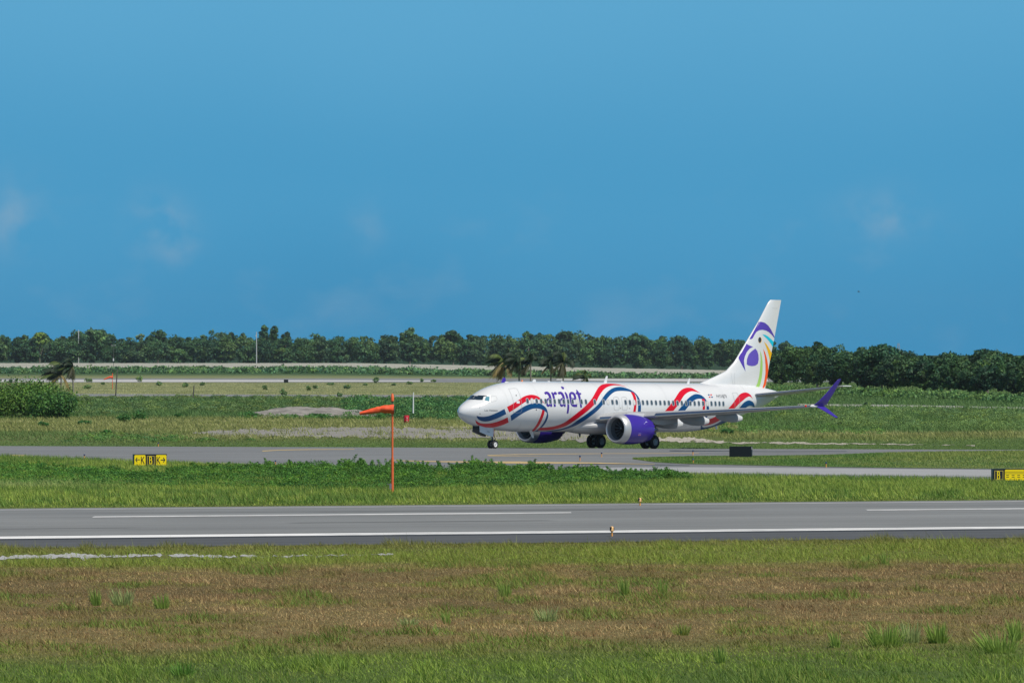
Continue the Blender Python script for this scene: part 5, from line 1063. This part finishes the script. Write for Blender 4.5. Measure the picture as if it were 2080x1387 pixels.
# ------------------------------------------------------------------ palms
def palm(label, px, base, crown, spread, seed, Y=None, lean=0.0, dry=.3, n=17, short=False):
    p = G(px, base) if Y is None else at_dist(px, Y); s = scale_at(p); crown -= 4; zc = (base - crown) / s if Y is None else CAMH + (YH - crown) / s; R = spread / 2 / s; g = np.random.default_rng(seed)
    t = thing('palm_tree', label, 'palm', (p.x, p.y, p.z), 'palms in the field'); c0 = np.array([lean, 0, zc])
    MB().tube([(0, 0, -.2), (lean * .15, 0, zc * .35), (lean * .55, 0, zc * .75), tuple(c0)], [.20, .15, .13, .12], 9).build('trunk', mat('palm_trunk', (.23, .21, .18), .9, noise=(6, .25)), t, smooth=True)
    for i in range(n):
        old = i < n * dry; a = g.uniform(0, 6.28); el = g.uniform(-.75, -.1) if old else g.uniform(.25, 1.4); L = R * g.uniform(1.1, 1.4); V, Fc, C = [], [], []
        col = (L_(104, 92, 56) if g.random() < .4 else L_(46, 48, 32)) if old else (L_(26, 42, 26) if g.random() < .8 else L_(66, 80, 38)); d = np.array([math.cos(a) * math.cos(el) - .22, math.sin(a) * math.cos(el) * .8, math.sin(el)]); pts = []; q = c0.copy(); m = 9
        for k in range(m + 1): pts.append(q.copy()); d = d + np.array([-.04, 0, -.13]); q = q + d / np.linalg.norm(d) * L / m
        for k in range(m):
            u = pts[k + 1] - pts[k]; u /= np.linalg.norm(u); side = np.cross(u, [0, 0, 1]); side /= np.linalg.norm(side) + 1e-6; f = k / m; ll = L * .34 * (.35 + 1.2 * math.sin(math.pi * min(1, .12 + f * .85)) * .65)
            for sg in (-1, 1):
                for h in (0, .5):
                    b = pts[k] + (pts[k + 1] - pts[k]) * h; tip = b + (side * sg * .62 + u * .55 + np.array([-.28, 0, -.62])) * ll * g.uniform(.8, 1.15); o = len(V); V += [b - u * L * .045, b + u * L * .045, tip]; Fc.append((o, o + 1, o + 2)); C += [col * g.uniform(.6, 1.35)] * 3
            o = len(V); w = .035 * R * (1 - f) + .01; V += [pts[k] - side * w, pts[k] + side * w, pts[k + 1]]; Fc.append((o, o + 1, o + 2)); C += [L_(84, 92, 52)] * 3
        obj('frond', np_mesh('frond', np.array(V), [np.array(Fc)], np.array(C)), M_LEAF, t)
palm('low bushy palm with dark fronds behind the large left bush', 124, 795, 764, 66, 301, dry=.15, n=20)
palm('slim palm with a small dark crown right of the bushy palm', 148.5, 807, 748, 46, 302, dry=.25, n=14)
palm('leftmost palm of the group behind the airliner roof, purple winglet in front', 1026, 800, 738, 66, 303, dry=.25, lean=-.3)
palm('second palm from the left behind the roof, twin-looking trunk', 1055, 802, 737, 58, 304, dry=.25, lean=-.2)
palm('palm with a hanging dry yellow frond, third from the left behind the roof', 1078, 802, 740, 54, 305, dry=.25)
palm('fourth palm from the left behind the roof, short dark crown', 1119, 800, 743, 46, 306, dry=.2)
palm('rightmost tall palm behind the roof with pale dry fronds', 1144, 800, 739, 54, 307, dry=.25)
palm('short stemless palm peeping over the airliner roof', 1188, 797, 772, 42, 308, dry=.1, n=14)

# ------------------------------------------------------------------ windsocks
def windsock(label, px, base, poletop, hoop_y, length, sag, far=False):
    p = G(px, base); s = scale_at(p); ht = (base - poletop) / s; hz = (base - hoop_y) / s; L = length / s; r0 = L * .135
    t = thing('windsock', label, 'windsock', (p.x, p.y, p.z), 'windsocks')
    MB().tube([(0, 0, -.2), (0, 0, ht * .36)], .075, 12).tube([(0, 0, ht * .36), (0, 0, hz + r0)], .056, 12).build('mast', M_ORANGE, t, smooth=True)
    mb = MB(); n = 20; m = 22; V = []
    for k in range(m + 1):
        f = k / m; x = .10 - L * f; z = hz + .04 - sag / s * (0 if f < .35 else (f - .35) / .65) ** 1.15; r = r0 * (1 - .66 * f) * (1 - .16 * math.exp(-((f - .42) / .035) ** 2) + .04 * math.sin(f * 30))
        for i in range(n): a = 2 * math.pi * i / n; V.append((x, r * math.cos(a) + .01 * math.sin(5 * a + f * 9), z + r * math.sin(a)))
    Fc = [(k * n + i, k * n + (i + 1) % n, (k + 1) * n + (i + 1) % n, (k + 1) * n + i) for k in range(m) for i in range(n)]
    sock = MB().add(V, Fc).build('sock', mat('orange_nylon', lin(246, 92, 50), .6, noise=(3, .10)), t, smooth=True)
    if not far:
        mb = MB(); 
        for i in range(24):
            a, b = 2 * math.pi * i / 24, 2 * math.pi * (i + 1) / 24; mb.tube([(.10, r0 * 1.02 * math.cos(a), hz + .04 + r0 * 1.02 * math.sin(a)), (.10, r0 * 1.02 * math.cos(b), hz + .04 + r0 * 1.02 * math.sin(b))], .014, 6)
        mb.build('hoop', M_WOOD, t)
        MB().tube([(0, 0, hz + r0), (0, 0, ht - .42)], .035, 10).tube([(-.05, 0, hz + r0 + .02), (.12, 0, hz + r0 + .02)], .03, 8).build('swivel', M_WOOD, t, smooth=True)
        MB().lathe([(ht - .44, .05), (ht - .42, .085), (ht - .14, .09), (ht - .10, .065), (ht - .02, .05), (ht, .01)], (0, 0, 0), (0, 0, 1), 14).build('obstruction_light', M_ORANGE, t, smooth=True)
        MB().box((-.10, -.06, .42), (.12, .14, .30)).tube([(-.05, 0, .60), (-.16, 0, .45)], .03, 6).tube([(-.12, -.05, .5), (-.30, -.1, .56)], .012, 5).build('winch', mat('winch_grey', (.20, .22, .24), .5), t)
        MB().tube([(-.12, 0, 1.42), (.12, 0, 1.42)], .02, 6).build('hinge_bolt', M_WOOD, t)
    else: MB().lathe([(ht - .5, .10), (ht, .10)], (0, 0, 0), (0, 0, 1), 8).build('obstruction_light', M_ORANGE, t)
windsock('orange windsock on a tall orange pole beside the runway, blowing left', 797, 1003, 799, 832.5, 70, 9)
windsock('small distant orange windsock near the left palms', 228.5, 790, 758, 766.5, 19, 5, far=True)

# ------------------------------------------------------------------ airfield signs
M_SY = mat('sign_yellow', (.98, .74, .0), .4); M_SB = mat('sign_black', (.012, .014, .02), .45); M_SN = mat('sign_housing_black', (.010, .011, .014), .4)
GLY = {'K': [[(0, 0), (0, 1)], [(.55, 1), (.05, .42)], [(.18, .55), (.60, 0)]], 'B': [[(0, 0), (0, 1)], [(0, 1), (.34, 1), (.46, .9), (.46, .64), (.34, .54), (0, .54)], [(0, .54), (.36, .54), (.52, .42), (.52, .12), (.38, 0), (0, 0)]],
       '<': [[(0, .5), (.9, .5)], [(.30, .9), (0, .5), (.30, .1)]], '>': [[(0, .5), (.9, .5)], [(.60, .9), (.9, .5), (.60, .1)]]}
def glyph(parent, ch, x, z, h, w, y, m, wx=1.0):
    mb = MB()
    for k, line in enumerate(GLY[ch]):
        P = [Vector((x + a * h * wx, 0, z + b * h)) for a, b in line]; y_ = y - .0015 * k
        for i in range(len(P) - 1):
            d = (P[i + 1] - P[i]).normalized(); n = Vector((-d.z, 0, d.x)) * w / 2; e0, e1 = P[i] - d * w * .4, P[i + 1] + d * w * .4; yy = y_ - .0004 * i
            mb.add([(e0.x - n.x, yy, e0.z - n.z), (e1.x - n.x, yy, e1.z - n.z), (e1.x + n.x, yy, e1.z + n.z), (e0.x + n.x, yy, e0.z + n.z)], [(0, 1, 2, 3)])
    return mb.build('arrow' if ch in '<>' else 'letter', m, parent)
def rrect(x0, x1, z0, z1, r, y, d):
    pts = []
    for cx, cz, a0 in ((x1 - r, z1 - r, 0), (x0 + r, z1 - r, 90), (x0 + r, z0 + r, 180), (x1 - r, z0 + r, 270)):
        for k in range(4): a = math.radians(a0 + 30 * k); pts.append((cx + r * math.cos(a), cz + r * math.sin(a)))
    n = len(pts); return [(x, y, z) for x, z in pts] + [(x, y + d, z) for x, z in pts], [tuple(range(n)), tuple(range(n, 2 * n))] + [(i, (i + 1) % n, n + (i + 1) % n, n + i) for i in range(n)]
def taxi_sign(label, px, base, Wpx, Hpx, panels, rz, depth=.55):
    """panels: list of (kind, fraction of width, glyphs)"""
    p = G(px, base); s = scale_at(p); W = Wpx / s / math.cos(rz); Hh = Hpx / s; z0 = .12
    t = thing('taxiway_sign', label, 'sign', (p.x, p.y, p.z), None, rz)
    MB().box((0, depth / 2, z0 + Hh / 2), (W, depth, Hh)).build('housing', M_SN, t)
    for k in range(3): MB().tube([(-W * .42 + W * .42 * k, depth / 2, -.15), (-W * .42 + W * .42 * k, depth / 2, z0)], .03, 8).build('leg', mat('sign_leg_steel', (.35, .36, .37), .5, metal=.5), t)
    x = -W / 2
    for kind, fr, gl in panels:
        w = W * fr; x0, x1 = x + .03, x + w - .03; a0, a1 = z0 + .04, z0 + Hh - .05
        V, Fc = rrect(x0, x1, a0, a1, .07, -.02, .022); pn = MB().add(V, Fc).build('face_panel', M_SY if kind != 'loc' else M_SB, t)
        if kind == 'loc':
            b = .032
            for q in ((x0 + .04, x1 - .04, a1 - .09, a1 - .09 + b), (x0 + .04, x1 - .04, a0 + .04, a0 + .04 + b), (x0 + .04, x0 + .04 + b, a0 + .04, a1 - .05), (x1 - .04 - b, x1 - .04, a0 + .04, a1 - .05)):
                MB().add([(q[0], -.024, q[2]), (q[1], -.024, q[2]), (q[1], -.024, q[3]), (q[0], -.024, q[3])], [(0, 1, 2, 3)]).build('border_line', mat('border_yellow', (.62, .48, .10), .4), pn)
        if kind == 'hold':
            for zz in (.62, .76):
                MB().add([(x0, -.024, z0 + Hh * (zz - .02)), (x1, -.024, z0 + Hh * (zz - .02)), (x1, -.024, z0 + Hh * (zz + .012)), (x0, -.024, z0 + Hh * (zz + .012))], [(0, 1, 2, 3)]).build('pattern_line', M_SB, pn)
            for zz in (.33, .48):
                k = x0 + .08
                while k < x1 - .1: MB().add([(k, -.024, z0 + Hh * (zz - .025)), (k + .17, -.024, z0 + Hh * (zz - .025)), (k + .17, -.024, z0 + Hh * (zz + .025)), (k, -.024, z0 + Hh * (zz + .025))], [(0, 1, 2, 3)]).build('pattern_dash', M_SB, pn); k += .34
        for ch, fx, fz, fh, wd, wx in gl: glyph(pn, ch, x0 + (x1 - x0) * fx, z0 + Hh * fz, Hh * fh, wd, -.0245, M_SB if kind != 'loc' else M_SY, wx)
        x += w
    return t, W, Hh, z0
t, W, Hh, z0 = taxi_sign('yellow direction sign reading K B K with two arrows, in the weeds at left', 305.5, 950, 66, 24, [('dir', .365, [('<', .12, .33, .42, .055, .85), ('K', .62, .22, .55, .055, .72)]), ('loc', .29, [('B', .36, .20, .58, .052, .64)]), ('dir', .345, [('K', .10, .22, .55, .055, .72), ('>', .48, .30, .42, .06, .85)])], .22)
MB().box((-W / 2 - .003, .10, z0 + Hh - .12), (.004, .10, .16)).build('end_label_or_glint', mat('grey_label', (.20, .28, .32), .5), t)
t, W, Hh, z0 = taxi_sign('black and yellow sign reading B with a hold-line pattern, cut by the right edge', 2059, 981, 84, 25, [('loc', .27, [('B', .36, .19, .58, .052, .60)]), ('hold', .73, [])], .16)
MB().box((-W / 2 - .003, .10, z0 + Hh - .14), (.004, .10, .18)).build('end_label_or_glint', MATS['grey_label'], t)
def sign_back(label, px, base, Wpx, Hpx, rz, glint):
    p = G(px, base); s = scale_at(p); W, Hh = Wpx / s, Hpx / s; t = thing('sign_back', label, 'sign', (p.x, p.y, p.z), None, rz)
    MB().box((0, .17, .10 + Hh / 2), (W, .34, Hh)).build('housing', M_SN, t); MB().box((0, -.006, .10 + Hh - .03), (W * .98, .012, .02)).build('rim', M_SB, t)
    for k in (-.44, 0, .44): MB().tube([(W * k, .17, -.15), (W * k, .17, .12)], .03, 6).build('leg', MATS['sign_leg_steel'], t)
    if glint: MB().box((W / 2 + .003, .10, .10 + Hh * .84), (.004, .12, Hh * .25)).build('end_label_or_glint', mat('glint_white', (.8, .8, .8), .3), t)  # white patch that paints the bright glint on the sign's right end
sign_back('black back of an airfield sign on the grass right of the engine', 1504, 930.5, 46, 21, -.22, True)
sign_back('tiny black sign back on the far runway edge', 581, 778, 9, 6.5, 0, False)
sign_back('dark sign box on the far runway at the left edge', 22, 777, 7, 6, 0, False)

# ------------------------------------------------------------------ drum, lights
p = G(825.5, 859); s = scale_at(p); r, h = 5.4 / s, 15.5 / s
t = thing('oil_drum', 'red steel drum with white marks beside the white post', 'barrel', (p.x, p.y, p.z))
MB().lathe([(0, r * .02), (0, r), (.02, r * 1.03), (h * .32, r), (h * .34, r * 1.04), (h * .36, r), (h * .64, r), (h * .66, r * 1.04), (h * .68, r), (h - .02, r * 1.03), (h, r), (h - .02, r * .95), (h - .02, .01)], (0, 0, 0), (0, 0, 1), 24).build('drum', mat('red_drum_paint', lin(196, 30, 48), .5, noise=(5, .15)), t, smooth=True)
for z, w in ((.62, .18), (.42, .12), (.22, .16)):
    MB().add([((r + .012) * math.sin(a), -(r + .012) * math.cos(a), h * z + dz) for a, dz in ((.28 - w, 0), (.28 + w, 0), (.28 + w, .09), (.28 - w, .09))], [(0, 1, 2, 3)]).build('white_mark', mat('drum_mark_white', lin(232, 190, 196), .6), t)
M_STEM = mat('light_stem_orange', lin(226, 160, 78), .5); M_BLUE = mat('blue_lens', lin(16, 48, 92), .2, spec=.7); M_LENS = mat('amber_light_lens', lin(236, 190, 130), .15, spec=.8)
def taxi_light(label, px, base, hpx):
    p = G(px, base); h = hpx / scale_at(p); t = thing('taxiway_light', label, 'airfield light', (p.x, p.y, p.z), 'blue taxiway edge lights')
    MB().lathe([(-.02, .09), (.015, .09), (.02, .035), (h * .62, .035), (h * .63, .055), (h * .68, .055)], (0, 0, 0), (0, 0, 1), 12).build('stem', M_STEM, t, smooth=True)
    MB().lathe([(h * .68, .055), (h * .92, .06), (h * .98, .045), (h, .01)], (0, 0, 0), (0, 0, 1), 12).build('lens', M_BLUE, t, smooth=True)
for lb, px, b, h in (('blue taxiway light left of the yellow sign', 171.5, 933, 11), ('small taxiway light on the far taxiway edge above the yellow sign', 321.5, 907.5, 9), ('taxiway light half hidden in the weeds left of the windsock', 559.5, 944.5, 10), ('taxiway light sunk in the weeds right of the windsock', 937, 954.5, 10), ('taxiway light standing on the pavement below the far engine', 1178, 937, 12), ('taxiway light on the pavement just right of the main wheels below the ribbon', 1222, 929, 11), ('taxiway light on the upper taxiway arm left of the black sign', 1407.5, 925, 11), ('taxiway light on the grass verge below the other one, left of the black sign', 1408, 942, 11), ('taxiway light on the verge right of the black sign', 1678, 950, 12)): taxi_light(lb, px, b, h)
def runway_light(label, px, base, hpx):
    p = G(px, base); h = hpx / scale_at(p); t = thing('runway_light', label, 'airfield light', (p.x, p.y, p.z), 'runway edge lights')
    MB().lathe([(-.02, .10), (.012, .10), (.02, .04), (h * .45, .035), (h * .5, .055), (h * .54, .07)], (0, 0, 0), (0, 0, 1), 14).build('stem', M_STEM, t, smooth=True)
    MB().lathe([(h * .54, .085), (h * .6, .085), (h * .9, .075), (h * .97, .05), (h, .01)], (0, 0, 0), (0, 0, 1), 14).build('lens', M_LENS, t, smooth=True)
    MB().box((-.045, 0, h * .76), (.09, .15, h * .34)).build('shield', M_SN, t); MB().box((.085, .0, h * .74), (.02, .1, h * .30)).build('shield', M_SN, t)
runway_light('runway edge light standing on the near white stripe', 1243, 1089.5, 21); runway_light('runway edge light on the far grass edge of the runway', 1300, 1027.2, 16.5)

# ------------------------------------------------------------------ bird high over the right-hand wood
p = Vector(((1744 - CX) / F * 900, 900, CAMH + (YH - 592.5) / F * 900)); b = thing('bird', 'tiny dark bird in the sky above the right-hand wood', 'bird', p)
MB().lathe([(-.20, .005), (-.10, .04), (.05, .055), (.16, .035), (.22, .004)], (0, 0, 0), (1, 0, -.1), 8).build('body', M_WOOD, b, smooth=True)
for sg in (-1, 1): MB().add([(.08, 0, .02), (-.06, 0, .02), (-.04, sg * .22, .12), (.04, sg * .24, .12), (-.10, sg * .48, .04)], [(0, 1, 2, 3), (3, 2, 4)]).build('wing', M_WOOD, b)

# ------------------------------------------------------------------ haze over the airfield
def haze():
    m = bpy.data.materials.new('thin_sea_haze'); m.use_nodes = True; nt = m.node_tree; nt.nodes.clear()
    o = nt.nodes.new('ShaderNodeOutputMaterial'); v = nt.nodes.new('ShaderNodeVolumePrincipled'); v.inputs['Color'].default_value = (.80, .90, 1.0, 1); v.inputs['Density'].default_value = .000025; v.inputs['Anisotropy'].default_value = .2
    nt.links.new(v.outputs[0], o.inputs['Volume'])
    MB().box((0, 1700, 19.5), (9000, 4000, 43)).build('haze', m, kind='stuff', label='thin bluish haze lying over the whole airfield', cat='haze')
haze()
